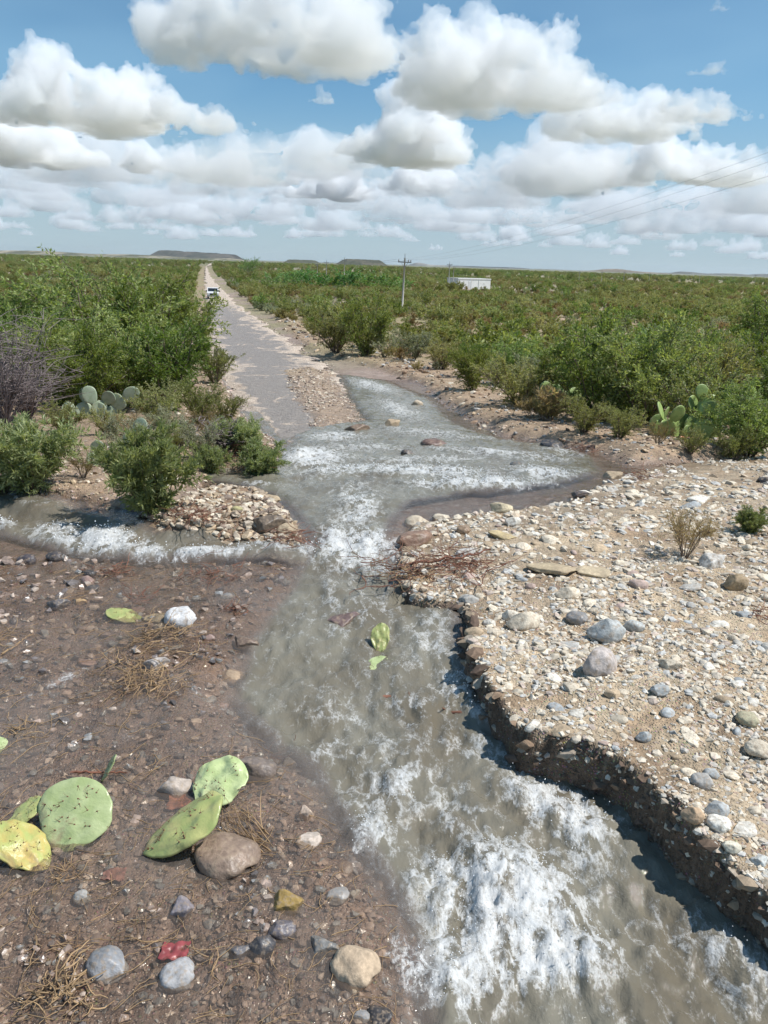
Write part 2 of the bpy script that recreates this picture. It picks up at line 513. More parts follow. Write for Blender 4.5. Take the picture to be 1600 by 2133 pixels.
def outlines(X, Y):
    S = np.clip(Y + 1.5, .46, 149)
    a = np.clip((np.log(S) - _lt[0]) / (_lt[1] - _lt[0]), 0, len(_lt) - 1.001); b = np.clip((X / np.maximum(Y + 1.5, .46) - _tt[0]) / (_tt[1] - _tt[0]), 0, len(_tt) - 1.001)
    i, j = a.astype(int), b.astype(int); u, v = (a - i)[:, None], (b - j)[:, None]
    r = (_TAB[i, j] * (1 - u) + _TAB[i + 1, j] * u) * (1 - v) + (_TAB[i, j + 1] * (1 - u) + _TAB[i + 1, j + 1] * u) * v
    return [r[:, k].astype(float) for k in range(9)]


def road_dist(X, Y):
    yc = np.clip(Y, ROAD[0, 0], None)
    return np.maximum(np.maximum(np.interp(yc, ROAD[:, 0], ROAD[:, 1]) - X, X - np.interp(yc, ROAD[:, 0], ROAD[:, 2])), ROAD[0, 0] - Y)


def lie(X, Y, fine=True):
    """height of the ground above the smooth valley side, and its water level"""
    X, Y = np.asarray(X, float), np.asarray(Y, float)
    jit = fbm(X * 2.2, Y * 2.2, 4, 3) * 0.22 * np.clip(Y / 8, 0.5, 4) * 0.6
    bank, shr, shl, isle, bar, main, pool, trib, casc = outlines(X, Y)
    bank = bank + jit * 0.5 + fbm(X * 9, Y * 9, 2, 4) * 0.05
    shr, shl, isle, bar, main, pool = shr + jit, shl + jit, isle + jit * .5, bar + jit, main + jit * .4, pool + jit * .4
    road = road_dist(X, Y)
    z = fbm(X * 0.9, Y * 0.9, 5, 7) * 0.06
    if fine: z = z + fbm(X * 6, Y * 6, 4, 21) * 0.035
    sb = sstep(0.025, -0.05, bank)
    low = sstep(4.9, 3.4, Y)
    z = z + sb * (0.05 + 0.085 * low) * (1 + 0.7 * fbm(X * 1.3, Y * 1.3, 2, 29)) + sstep(0, -1.2, bank) * 0.05
    z = z + sstep(0.1, -0.5, shr) * 0.22 * (1 - sb) + sstep(0.1, -0.4, shl) * 0.17
    z = z + sstep(0.06, -0.2, isle) * 0.16 + sstep(0.1, -0.6, bar) * 0.09
    z = z + sstep(0.05, -0.12, trib) * 0.05
    if fine: z = z + sb * (1 - sb) * 4 * fbm(X * 15, Y * 15, 3, 23) * 0.09 * (Y < 8)
    wetz = 1 - sb
    z = z - sstep(0.22, -0.34, main) * (0.20 + 0.14 * low) * wetz - sstep(0.05, -0.35, pool) * 0.17 * (1 - sstep(0.1, -0.2, main))
    z = z - sstep(0.6, -0.2, road) * 0.10 * (1 - sstep(0.1, -0.1, bar))
    z = z - sstep(0.06, -0.10, casc) * 0.06
    m = sstep(0.26, -0.24, main)
    W = 0.021 + 0.019 * sstep(0.2, -0.2, pool) + 0.085 * sstep(0.10, -0.14, trib)
    W = np.maximum(W, 0.035 * sstep(0.06, -0.08, casc)) * (1 - m) - (0.035 + 0.065 * low) * m
    return z, W, dict(bank=bank, shr=shr, shl=shl, isle=isle, bar=bar, main=main, pool=pool, trib=trib, road=road, casc=casc)


def Z(x, y):
    z, W, _ = lie(np.atleast_1d(float(x)), np.atleast_1d(float(y)))
    return float(G0(y) + z[0])


def on(px, py, dz=0.0):
    """point on the finished ground near a pixel"""
    p = gp(px, py, dz)
    return np.array((p[0], p[1], Z(p[0], p[1])))


# ---- ground sheet
def fan(s0, s1, n, t0, t1, m, off):
    s = np.geomspace(s0, s1, n); t = np.linspace(t0, t1, m)
    S, T = np.meshgrid(s, t, indexing='ij')
    return S * T, S - off


def grid_faces(n, m):
    i, j = np.meshgrid(np.arange(n - 1), np.arange(m - 1), indexing='ij')
    a = (i * m + j).ravel()
    return np.stack([a, a + 1, a + m + 1, a + m], -1)


OFF = 1.5
s = np.concatenate([np.geomspace(0.5, 2.6, 40)[:-1], np.geomspace(2.6, 60, 540)[:-1], np.geomspace(60, 14000, 130)])
t = np.linspace(-1.0, 1.0, 540)
S_, T_ = np.meshgrid(s, t, indexing='ij')
GX, GY = (S_ * T_).ravel(), (S_ - OFF).ravel()
gz, gw, zo = lie(GX, GY)
farf = sstep(60, 200, GY)
gz = gz * (1 - farf) + farf * (fbm(GX / 60, GY / 60, 3, 5) * 0.8 - 0.2) * sstep(150, 900, GY) - farf * 0.12 * sstep(4, 1, zo['road'])
GZ = G0(GY) + gz
# overhanging lip on the cut bank: push the upper part of the face out over the water
sb = sstep(0.025, -0.05, zo['bank'])
gx, gy = np.gradient(sb.reshape(S_.shape), axis=1).ravel(), np.gradient(sb.reshape(S_.shape), axis=0).ravel()
ln = np.hypot(gx, gy) + 1e-9
lip = sb * (1 - sb) * 4 * (sb - 0.35) * 0.03 * (1 + 1.6 * fbm(GX * 7, GY * 7, 3, 9)) * (GY < 9)
GXs, GYs = GX - gx / ln * lip, GY - gy / ln * lip
# soil colours by zone
n_big = fbm(GX * 0.7, GY * 0.7, 4, 31); n_mid = fbm(GX * 3, GY * 3, 4, 33)
col = np.tile(np.array([0.285, 0.212, 0.172]), (len(GX), 1))


def blend(mask, c):
    global col
    mask = np.clip(mask, 0, 1)[:, None]
    col = col * (1 - mask) + np.array(c) * mask


blend(sstep(-0.05, 0.3, n_big) * 0.8, (0.35, 0.272, 0.228))
blend(sstep(0.05, -0.1, zo['bank']), (0.43, 0.335, 0.225))
blend(sstep(0.05, -0.1, zo['bank']) * sstep(-0.1, 0.25, n_mid), (0.32, 0.225, 0.14))
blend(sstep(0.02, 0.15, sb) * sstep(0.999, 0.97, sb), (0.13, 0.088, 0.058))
blend(sstep(0.1, -0.3, zo['shr']) * (1 - sb), (0.36, 0.255, 0.165))
blend(sstep(0.1, -0.3, zo['shl']), (0.29, 0.205, 0.135))
blend(sstep(0.1, -0.2, zo['bar']), (0.37, 0.27, 0.19))
blend(sstep(0.05, -0.1, zo['isle']), (0.27, 0.175, 0.11))
green = sstep(20, 60, GY) * sstep(-0.15, 0.1, fbm(GX / 9, GY / 9, 4, 41) + 0.1 * sstep(100, 400, GY))
blend(green * 0.7, (0.24, 0.22, 0.10))
blend(sstep(400, 1200, GY) * 0.8 * sstep(-0.3, 0.15, fbm(GX / 90, GY / 260, 4, 43)), (0.105, 0.120, 0.050))
blend(sstep(900, 3000, GY) * 0.55, (0.125, 0.140, 0.075))
blend(sstep(1200, 2500, GY) * sstep(0.12, 0.3, fbm(GX / 400, GY / 1500, 4, 47)) * 0.6, (0.36, 0.32, 0.24))
above = gz - gw
wet = np.clip(sstep(0.10, 0.0, above), 0, 1) * (GY < 30)
wet = np.maximum(wet, 0.75 * sstep(0.0, 0.2, zo['bank']) * (zo['shl'] > 0) * (zo['shr'] > 0) * (GY < 14) * (zo['isle'] > 0))
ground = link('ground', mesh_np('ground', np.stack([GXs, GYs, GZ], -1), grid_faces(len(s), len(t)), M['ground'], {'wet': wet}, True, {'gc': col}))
tag(ground, kind='structure')

# ---- road running off across the plain
rs = np.concatenate([np.linspace(ROAD[0, 0], 60, 170)[:-1], np.geomspace(60, ROAD[-1, 0], 90)])
ru = np.linspace(0, 1, 41)
RY, RU = np.meshgrid(rs, ru, indexing='ij')
xl, xr = np.interp(RY, ROAD[:, 0], ROAD[:, 1]), np.interp(RY, ROAD[:, 0], ROAD[:, 2])
wob = fbm(RY * 0.35, RU * 0 + 3.3, 4, 51, .7) * 1.9 * np.clip(RY / 40, 0.4, 1.4)
wob2 = fbm(RY * 0.35, RU * 0 + 8.3, 4, 52, .7) * 2.2 * np.clip(RY / 40, 0.4, 1.4)
RX = (xl + wob) * (1 - RU) + (xr + wob2) * RU
edge = np.minimum(RU, 1 - RU)
RZ = G0(RY) + 0.035 - 0.10 * sstep(0.10, 0.0, edge) + fbm(RX * 0.8, RY * 0.8, 4, 53) * 0.05
RZ += sstep(200, 400, RY) * 0.25
rwet = sstep(150, 90, RY) * sstep(0.02, 0.2, edge) * 1.0
rwet = rwet * (0.55 + 0.45 * sstep(0.9, 0.5, RU))
road = link('road', mesh_np('road', np.stack([RX, RY, RZ], -1).reshape(-1, 3), grid_faces(len(rs), len(ru)), M['road'], {'wet': rwet.ravel()}))
tag(road, kind='structure')

# ---- water: floods the channel, the pool, the side stream and the sheet of shallow flow at left
WX, WY = fan(2.4, 33, 600, -1.0, 0.80, 520, OFF)
sh = WX.shape
WX, WY = WX.ravel(), WY.ravel()
wz0, wl, wo = lie(WX, WY)
wl = wl - 0.30 * sstep(18, 22, WY) * (wo['pool'] > 0.3)
WPX, WPY, WD = project(np.stack([WX, WY, G0(WY) + wl], -1))
FOAM = [(1050, 1930, 190, 150, 0, 1.0), (960, 2000, 130, 110, 0, .95), (1150, 2010, 140, 70, -10, 1.0), (1160, 1700, 130, 50, 30, .95), (1215, 1755, 45, 60, 0, .9),
        (950, 1860, 130, 90, 0, .75), (1090, 1830, 130, 60, 0, .7), (820, 1650, 120, 130, 30, .55), (775, 1745, 60, 60, 40, .7), (930, 1700, 130, 80, 10, .45),
        (1000, 1570, 150, 35, 10, .5), (1180, 1590, 70, 20, 20, .55), (1500, 1990, 120, 45, 20, .65), (1570, 2060, 80, 60, 0, .55), (1420, 1930, 60, 30, 0, .4),
        (740, 1145, 95, 45, 0, 1.0), (745, 1065, 60, 70, 0, .62), (700, 985, 130, 16, 0, .6), (770, 1185, 60, 25, 30, .7), (640, 1150, 40, 20, 0, .7),
        (690, 1250, 20, 60, -15, .5), (770, 1280, 80, 50, 0, .42), (900, 1330, 70, 70, 0, .5), (950, 1440, 55, 60, 30, .65), (1000, 1492, 50, 16, 25, .75),
        (860, 1480, 90, 30, 15, .45), (700, 1490, 80, 60, 0, .4), (840, 1390, 70, 40, 0, .4), (680, 1580, 60, 60, 0, .45), (1300, 1660, 60, 40, 40, .3),
        (650, 958, 75, 24, 0, .95), (850, 985, 210, 14, 2, .8), (1000, 1012, 160, 12, 0, .9), (1130, 988, 95, 16, 4, .75), (700, 912, 70, 11, 0, .75),
        (830, 855, 60, 16, 20, .7), (775, 805, 60, 12, 15, .75), (900, 905, 130, 10, 5, .6), (1040, 948, 160, 10, 5, .7), (1180, 945, 60, 10, 8, .6),
        (880, 960, 160, 9, 0, .65), (760, 935, 120, 9, 0, .6), (535, 1012, 60, 8, 0, .5),
        (200, 1132, 125, 26, 6, 1.0), (110, 1112, 50, 18, 0, .8), (300, 1152, 70, 15, 8, .85), (430, 1158, 120, 10, -5, .95), (565, 1145, 70, 11, 8, .75),
        (8, 1097, 28, 13, 0, .85), (70, 1052, 70, 7, 0, .4), (140, 1412, 90, 14, -30, .55), (60, 1450, 50, 9, -25, .4), (430, 1455, 110, 16, 35, .45), (560, 1530, 90, 14, 30, .45), (300, 1520, 90, 10, -20, .35), (90, 1590, 80, 10, -15, .35), (520, 1180, 60, 10, 20, .4), (570, 1345, 30, 20, 0, .3)]
foam = np.zeros(len(WX))
qn = 0.55 * fbm(WX * 3.0, WY * 3.0, 4, 61)
for cx, cy, rx, ry, an, st in FOAM:
    a = math.radians(an); dx, dy = WPX - cx, WPY - cy
    u, v = (dx * math.cos(a) + dy * math.sin(a)) / (rx * 1.15), (-dx * math.sin(a) + dy * math.cos(a)) / (ry * 1.15)
    foam = np.maximum(foam, st * np.exp(-(u * u + v * v) * 0.9))
foam = np.clip(foam + foam * qn, 0, 1)
inmain = sstep(0.15, -0.15, wo['main']); inpool = sstep(0.15, -0.15, wo['pool'])
rapid = np.maximum(np.maximum(inmain, sstep(.05, -.08, wo['casc']) * .8), np.maximum(inpool * 0.8, sstep(0.1, -0.1, wo['trib']) * 0.5))
foam = np.maximum(foam, rapid * (0.23 + 0.3 * fbm(WX * 1.7, WY * 1.7, 3, 69)))
wx, wy = WX * 1.15 + 0.10 * fbm(WX * 4, WY * 4, 3, 62), WY * .8 + 0.10 * fbm(WX * 4 + 9, WY * 4, 3, 63)
chop = fbm(wx * 2.6, wy * 2.6, 3, 64) * 0.12 + fbm(wx * 7, wy * 7, 4, 65, 0.55, True) * 0.065 + fbm(wx * 20, wy * 20, 3, 66, 0.6) * 0.019
wzz = wl + chop * (0.10 + 0.9 * rapid * (0.45 + 0.75 * foam)) + foam * 0.05 * rapid + fbm(WX * 10, WY * 13, 3, 67) * 0.020
wzz += foam ** 2 * rapid * (np.abs(fbm(wx * 5, wy * 5, 2, 70)) * 0.07 + np.abs(fbm(wx * 14, wy * 14, 3, 68)) * 0.06)
depth = np.maximum(wzz - wz0, 0)
murk = 0.85 * (1 - np.exp(-depth / 0.16))
murk = np.maximum(murk, .8 * sstep(0.05, -0.08, wo['casc']))
murk = np.maximum(murk, (0.15 + 0.5 * fbm(WX * 1.4, WY * 1.4, 4, 71)) * sstep(0.0, 0.015, depth))
murk = np.maximum(murk, 0.97 * sstep(0.05, -0.13, np.minimum(wo['main'], wo['pool'])))
WV = np.stack([WX, WY, G0(WY) + wzz], -1)
fq = grid_faces(*sh)
keep = ((wzz - wz0)[fq].max(1) > -0.02) & ((WY[fq].mean(1) < 17) | (wo['pool'][fq].min(1) < 0.4)) & (wo['shr'][fq].max(1) > -0.6) & (wo['bank'][fq].max(1) > -0.25) & ((wo['shl'][fq].max(1) > -0.3))
fq = fq[keep]
used = np.unique(fq); remap = np.full(len(WX), -1); remap[used] = np.arange(len(used))
water = link('water', mesh_np('water', WV[used], remap[fq], M['water'], {'foam': foam[used], 'murk': murk[used]}))
tag(water, kind='structure')

# ------------------------------------------------------------------ stones
def gpz(px, py):
    """point of the finished ground seen at a pixel"""
    dz = 0.0
    for _ in range(4):
        p = gp(px, py, dz)
        z = Z(p[0], p[1]); dz = 0.5 * dz + 0.5 * (z - float(G0(p[1])))
    return np.array((p[0], p[1], z))


def ico(sub):
    bm = bmesh.new(); bmesh.ops.create_icosphere(bm, subdivisions=sub, radius=1.0)
    V = np.array([v.co[:] for v in bm.verts]); Fc = np.array([[v.index for v in f.verts] for f in bm.faces]); bm.free()
    return V, Fc


def gpw(px, py):
    """point of the water surface seen at a pixel"""
    dz = -0.1
    for _ in range(4):
        p = gp(px, py, dz); dz = float(lie(p[:1], p[1:2])[1][0])
    return np.array((p[0], p[1], float(G0(p[1])) + dz))


ICO = {k: ico(k) for k in (1, 2, 3, 4)}


def rock(sub, seed, cuts=9, lo=0.62, hi=0.92, rough=0.05, squash=(1, 0.8, 0.6)):
    rg = np.random.default_rng(seed)
    V, Fc = ICO[sub]; V = V.copy()
    for _ in range(cuts):
        n = rg.normal(size=3); n /= np.linalg.norm(n); d = rg.uniform(lo, hi)
        k = V @ n - d
        V -= np.where(k > 0, k, 0)[:, None] * n * 0.96
    V += (fbm(V[:, 0] * 2.1 + seed, V[:, 1] * 2.1 + V[:, 2] * 1.7, 3, seed)[:, None]) * V * rough * 4
    V *= np.array(squash)
    V /= np.ptp(V[:, 0]) / 2
    return V, Fc


ROCK_L = [mesh_np('stone', *rock(4, 100 + i, 11 if i % 2 else 7, 0.55 if i % 2 else 0.72, 0.9, 0.04, (1, rng.uniform(.7, .95), rng.uniform(.5, .75))), M['stone']) for i in range(8)]
SLAB = [mesh_np('stone', *rock(4, 140 + i, 9, 0.6, 0.85, 0.03, (1, rng.uniform(.5, .7), rng.uniform(.22, .32))), M['stone']) for i in range(3)]
ROCK_M = [mesh_np('stone', *rock(3, 200 + i, 10 if i % 2 else 5, 0.55 if i % 2 else 0.75, 0.92, 0.05, (1, rng.uniform(.6, .95), rng.uniform(.38, .7))), M['stone']) for i in range(12)]
CREAM, WHITE, GREY, BLUE, TAN, OCHRE, BROWN, DARK, BLACK, PINK = ((.61, .53, .41), (.66, .62, .54), (.40, .38, .35), (.36, .375, .37), (.46, .35, .23), (.36, .24, .08),
                                                                 (.20, .14, .10), (.085, .075, .072), (.045, .042, .044), (.44, .33, .28))
LAND = []          # (phrase, x, y): things a label can point to


def stone(px, py, w, asp, colr, label, slab=False, rot=None, wetr=0.8, sink=0.22, cat='stone'):
    p = gpz(px, py + w * asp * 0.3)
    dpt = project(p)[2]; wm = w * dpt / F
    me = (SLAB if slab else ROCK_L)[rng.integers(3 if slab else 8)]
    o = link('stone', me)
    zs = 0.75 if slab else asp / 0.62
    o.scale = (wm / 2, wm / 2 * rng.uniform(.85, 1.1), wm / 2 * zs)
    hgt = wm / 2 * (0.28 if slab else 0.6) * zs
    o.location = (p[0], p[1], p[2] + hgt * (1 - 2 * sink))
    o.rotation_euler = (rng.uniform(-.12, .12), rng.uniform(-.12, .12), rng.uniform(-.5, .5) if rot is None else rot)
    o.color = colr + (wetr,)
    tag(o, label, cat)
    return o


HAND = [
    (1262, 1315, 78, .75, (.46, .47, .45), 'largest pale grey angular stone on the gravel bank', 0, 'the largest pale grey bank stone'),
    (1247, 1388, 72, .85, (.50, .44, .40), 'big smooth round pinkish grey stone on the gravel bank', 0, 'the big round pinkish bank stone'),
    (1318, 1308, 46, .65, (.42, .43, .41), 'oval grey stone touching the largest pale grey bank stone', 0, None),
    (1202, 1290, 46, .6, (.26, .25, .24), 'dark grey stone behind the largest pale grey bank stone', 0, None),
    (1090, 1297, 72, .6, CREAM, 'broad cream angular stone near the rim of the cut bank', 0, 'the broad cream stone near the rim'),
    (1062, 1282, 42, .7, (.64, .58, .48), 'cream angular stone on the bank leaning on a broader one', 0, None),
    (1182, 1235, 52, .55, CREAM, 'cream pointed stone standing alone on bare bank soil', 0, 'the cream pointed stone on bare soil'),
    (1532, 1214, 60, .7, (.30, .22, .13), 'brown squared block of rock with a dark flat face', 0, 'the brown squared block'),
    (1437, 1220, 54, .4, (.42, .40, .36), 'flat grey slab left of the brown squared block', 1, None),
    (1150, 1186, 105, .25, (.45, .36, .23), 'long flat tan slab sunk in the upper gravel bank', 1, 'the long flat tan slab'),
    (1238, 1192, 78, .25, (.47, .38, .25), 'shorter flat tan slab beside the long sunken one', 1, None),
    (868, 1085, 52, .5, (.52, .44, .33), 'pale tan stone on the point of the bank by the chute', 0, None),
    (916, 1076, 40, .6, CREAM, 'cream stone on the bank point behind the pale tan one', 0, None),
    (858, 1118, 84, .5, (.25, .15, .10), 'wet reddish brown boulder on the bank point by the chute', 0, 'the wet reddish boulder by the chute'),
    (966, 1151, 46, .6, (.46, .44, .41), 'grey white stone just above the red branch tangle', 0, None),
    (1042, 1062, 48, .7, (.58, .49, .33), 'yellowish cream stone at the upper edge of the gravel bank', 0, 'the yellowish stone at the upper bank edge'),
    (1066, 1086, 36, .8, WHITE, 'whitish stone in front of the yellowish upper edge stone', 0, None),
    (966, 1106, 30, .7, (.28, .19, .12), 'small brown stone on the wet upper bank', 0, None),
    (1048, 1116, 62, .35, (.47, .37, .20), 'flat ochre yellow slab on the wet upper bank', 1, None),
    (1370, 1441, 46, .65, BLUE, 'blue grey rounded stone below the big round pinkish one', 0, 'the blue grey stone below the round one'),
    (1392, 1392, 52, .65, CREAM, 'cream stone between the round pinkish stone and frame edge', 0, None),
    (1340, 1536, 32, .8, BLUE, 'small blue grey stone on bare soil above the cut face', 0, 'the small blue grey stone above the cut'),
    (1556, 1500, 46, .6, (.36, .33, .22), 'olive grey rounded stone at the right edge', 0, None),
    (1582, 1562, 66, .6, CREAM, 'large cream stone half cut off by the right edge', 0, 'the large cream stone at the right edge'),
    (1460, 1634, 46, .7, GREY, 'angular mid grey stone on soil above the dark cut', 0, 'the angular mid grey stone above the cut'),
    (1481, 1616, 32, .6, BLUE, 'small blue grey stone behind the angular mid grey one', 0, None),
    (1490, 1694, 50, .7, (.40, .41, .40), 'grey rounded stone stacked behind a speckled white one', 0, None),
    (1496, 1722, 52, .6, WHITE, 'speckled white stone in front of a grey rounded one', 0, 'the speckled white stone'),
    (1548, 1735, 60, .3, WHITE, 'long thin white stone right of the speckled white one', 1, None),
    (1520, 1764, 40, .65, (.62, .58, .46), 'cream oval stone low on the bank slope', 0, None),
    (1582, 1797, 44, .6, (.52, .53, .50), 'pale grey stone low at the right edge of the bank', 0, None),
    (1437, 1722, 46, .8, (.46, .32, .20), 'rusty tan stone sitting on the very rim of the cut', 0, 'the rusty tan stone on the rim'),
    (1482, 1172, 52, .7, (.58, .55, .50), 'pale stone below the dry yellowish plant', 0, 'the pale stone below the dry plant'),
    (1150, 936, 50, .5, (.055, .055, .06), 'dark rounded boulder standing out of the pool', 0, 'the dark boulder in the pool'),
    (1219, 968, 24, .9, BLACK, 'small black rock at the right shore of the pool', 0, 'the small black rock by the pool'),
    (1278, 992, 42, .5, (.45, .35, .23), 'flat tan stone on the shore right of the small black rock', 0, None),
    (1590, 1000, 34, .6, BLACK, 'black rock at the right edge behind the gravel', 0, None),
    (1206, 1033, 40, .4, (.10, .08, .075), 'dark wet flat rock where pool meets gravel bank', 0, None),
    (848, 968, 28, .6, DARK, 'small dark rock breaking the white water in mid pool', 0, None),
    (742, 916, 56, .5, BROWN, 'brown wet rock in the rapids left of mid pool', 0, None),
    (818, 901, 32, .6, TAN, 'tan rock in the upper rapids', 0, None),
    (902, 946, 54, .45, (.16, .10, .08), 'reddish brown wet rock low in mid pool', 0, None),
    (1080, 996, 42, .4, (.17, .17, .16), 'grey rock awash near the lower edge of the pool', 0, None),
    (868, 852, 26, .7, (.5, .42, .32), 'pale block of stone on the far shore of the rapids', 0, None),
    (936, 1031, 34, .6, (.12, .10, .09), 'dark wet rock where the pool narrows into the chute', 0, None),
    (378, 1283, 66, .7, (.58, .57, .56), 'big white boulder in the shallow water beside a cactus pad', 0, 'the big white boulder'),
    (333, 1285, 66, .3, (.40, .34, .24), 'flat tan slab leaning against the big white boulder', 1, None),
    (336, 1303, 36, .5, CREAM, 'small cream stone under the flat tan slab', 0, None),
    (326, 1380, 56, .7, (.34, .31, .29), 'rounded grey stone wrapped in dry roots', 0, 'the grey stone wrapped in roots'),
    (168, 1252, 30, .65, (.50, .33, .17), 'orange tan stone in the left shallows', 0, None),
    (196, 1080, 42, .75, (.060, .045, .042), 'dark brown rock at the lip of the left cascade', 0, 'the dark rock at the left cascade'),
    (58, 1166, 42, .5, (.07, .06, .065), 'dark flat rock below the left cascade', 0, None),
    (116, 1160, 38, .5, (.075, .065, .065), 'dark rock below the white water of the left cascade', 0, None),
    (186, 1192, 32, .6, BLACK, 'black stone beside a small red root clump', 0, None),
    (122, 1256, 48, .6, (.11, .10, .10), 'dark grey stone with wisps of root on it', 0, None),
    (558, 1086, 74, .6, (.15, .115, .085), 'dark brown boulder on the small gravel island', 0, 'the dark boulder on the gravel island'),
    (566, 1050, 38, .5, (.40, .31, .20), 'tan flat stone behind the dark island boulder', 0, None),
    (516, 1090, 30, .6, (.52, .44, .34), 'pale stone left of the dark island boulder', 0, None),
    (492, 1066, 28, .6, (.36, .33, .16), 'olive yellow stone on the gravel island', 0, None),
    (597, 1103, 44, .6, (.42, .33, .22), 'tan stone at the water end of the gravel island', 0, None),
    (532, 1592, 90, .75, (.19, .15, .125), 'large brown boulder half sunk in the shallow water', 0, 'the large half sunk brown boulder'),
    (366, 1636, 80, .7, (.40, .34, .29), 'pale dirty boulder behind the upright cactus pad', 0, None),
    (476, 1775, 136, .5, (.26, .185, .135), 'big smooth brown boulder in front of the yellow cactus pad', 0, 'the big smooth brown boulder'),
    (602, 1570, 36, .9, (.52, .45, .38), 'pale stone behind a red root at the stream edge', 0, None),
    (226, 2002, 90, .7, (.27, .27, .275), 'rounded slate grey stone in the left foreground', 0, 'the slate grey foreground stone'),
    (372, 2024, 74, .65, (.40, .39, .385), 'light grey stone beside the red scrap', 0, 'the light grey stone by the red scrap'),
    (380, 1890, 50, .9, (.25, .22, .23), 'round purplish grey stone with white speckles', 0, None),
    (546, 1966, 64, .7, (.075, .07, .072), 'black wet stone in a row of dark foreground stones', 0, None),
    (586, 1934, 64, .7, (.14, .125, .135), 'dark purplish rough stone behind the black wet one', 0, None),
    (500, 1978, 60, .5, (.12, .115, .12), 'dark grey stone left of the black wet one', 0, None),
    (742, 2006, 104, .75, (.50, .38, .26), 'large tan and orange stone at the stream edge in the foreground', 0, 'the large tan foreground stone'),
    (672, 1966, 72, .65, (.17, .165, .155), 'dark grey stone left of the large tan foreground stone', 0, None),
    (600, 1878, 70, .6, (.33, .22, .07), 'ochre stone in the shallow foreground water', 0, None),
    (636, 1692, 34, 1.0, (.58, .45, .35), 'cream pink stone by the stream edge', 0, None),
    (640, 1745, 56, .6, (.50, .42, .35), 'pale stone with a crust right of the big brown boulder', 0, None),
    (700, 1860, 52, .6, (.27, .25, .23), 'grey stone by the stream edge with a smaller one beside', 0, None),
    (736, 1858, 32, .7, (.36, .33, .29), 'small light grey stone by the foreground stream edge', 0, None),
    (172, 1866, 38, .8, (.32, .31, .29), 'grey stone beside a yellow grass tuft', 0, None),
    (790, 2118, 60, .6, (.05, .045, .045), 'black stone at the bottom edge', 0, None),
    (752, 2112, 38, .8, (.32, .31, .30), 'grey upright stone beside the black one at the bottom edge', 0, None),
    (736, 2060, 20, 1.2, (.62, .56, .46), 'small white egg shaped pebble in the foreground', 0, None),
    (482, 1405, 60, .5, (.33, .24, .16), 'tan stone under the clear shallow water', 0, None),
    (510, 1345, 60, .5, (.17, .12, .09), 'brown stone awash in the shallow flow', 0, None),
    (710, 1330, 90, .4, (.15, .10, .09), 'dark reddish rock awash in mid stream by the cactus pad', 0, None),
]
hand_xy = []
for px, py, w, asp, c, lab, slab, lm in HAND:
    o = stone(px, py, w, asp, c, lab, bool(slab), wetr=0.45 if max(c) < 0.3 else 0.85, sink=0.12 if 'awash' in lab or 'pool' in lab else 0.27)
    if 'awash' in lab or 'rapids' in lab or 'mid pool' in lab or 'boulder standing' in lab:
        zz, ww, _ = lie(np.array([o.location.x]), np.array([o.location.y]))
        o.location.z = float(G0(o.location.y) + ww[0]) + o.scale.z * 0.12
    hand_xy.append((o.location.x, o.location.y, max(o.scale)))
    if lm: LAND.append((lm, o.location.x, o.location.y))
hand_xy = np.array(hand_xy)

ORD = ['closest', 'second closest', 'third closest', 'fourth closest', 'fifth closest', 'sixth closest', 'seventh closest', 'eighth closest', 'ninth closest',
       'tenth closest', 'eleventh closest', 'twelfth closest', 'thirteenth closest', 'fourteenth closest', 'fifteenth closest', 'sixteenth closest', 'seventeenth closest', 'eighteenth closest', 'nineteenth closest', 'twentieth closest']


def rank_labels(items, lands, cat, group):
    """items: (object, description, x, y); the label names its rank of nearness to the landmark where that rank is lowest"""
    by = {}
    for it in items: by.setdefault(it[1], []).append(it)
    for desc, li in by.items():
        P = np.array([(i[2], i[3]) for i in li]); Q = np.array([(l[1], l[2]) for l in lands])
        D = np.hypot(P[:, None, 0] - Q[None, :, 0], P[:, None, 1] - Q[None, :, 1])
        R = D.argsort(0).argsort(0)
        for k, it in enumerate(li):
            b = int(np.lexsort((D[k], R[k]))[0]); r = int(R[k, b])
            if r < len(ORD): it[0]['label'] = f'{desc}, {ORD[r]} to {lands[b][0]}'
            else: it[0]['label'] = f'{desc} among the crowd of its kind'
            it[0]['category'] = cat; it[0]['group'] = group


# medium stones, each its own
KINDS_BANK = [('cream', CREAM, .40), ('white', WHITE, .18), ('grey', (.44, .43, .40), .13), ('blue grey', (.38, .40, .40), .07), ('tan', TAN, .14), ('pinkish', PINK, .08)]
KINDS_WET = [('brown', BROWN, .28), ('dark', DARK, .2), ('grey', (.24, .23, .22), .2), ('tan', (.36, .27, .19), .2), ('pinkish', (.30, .20, .17), .12)]


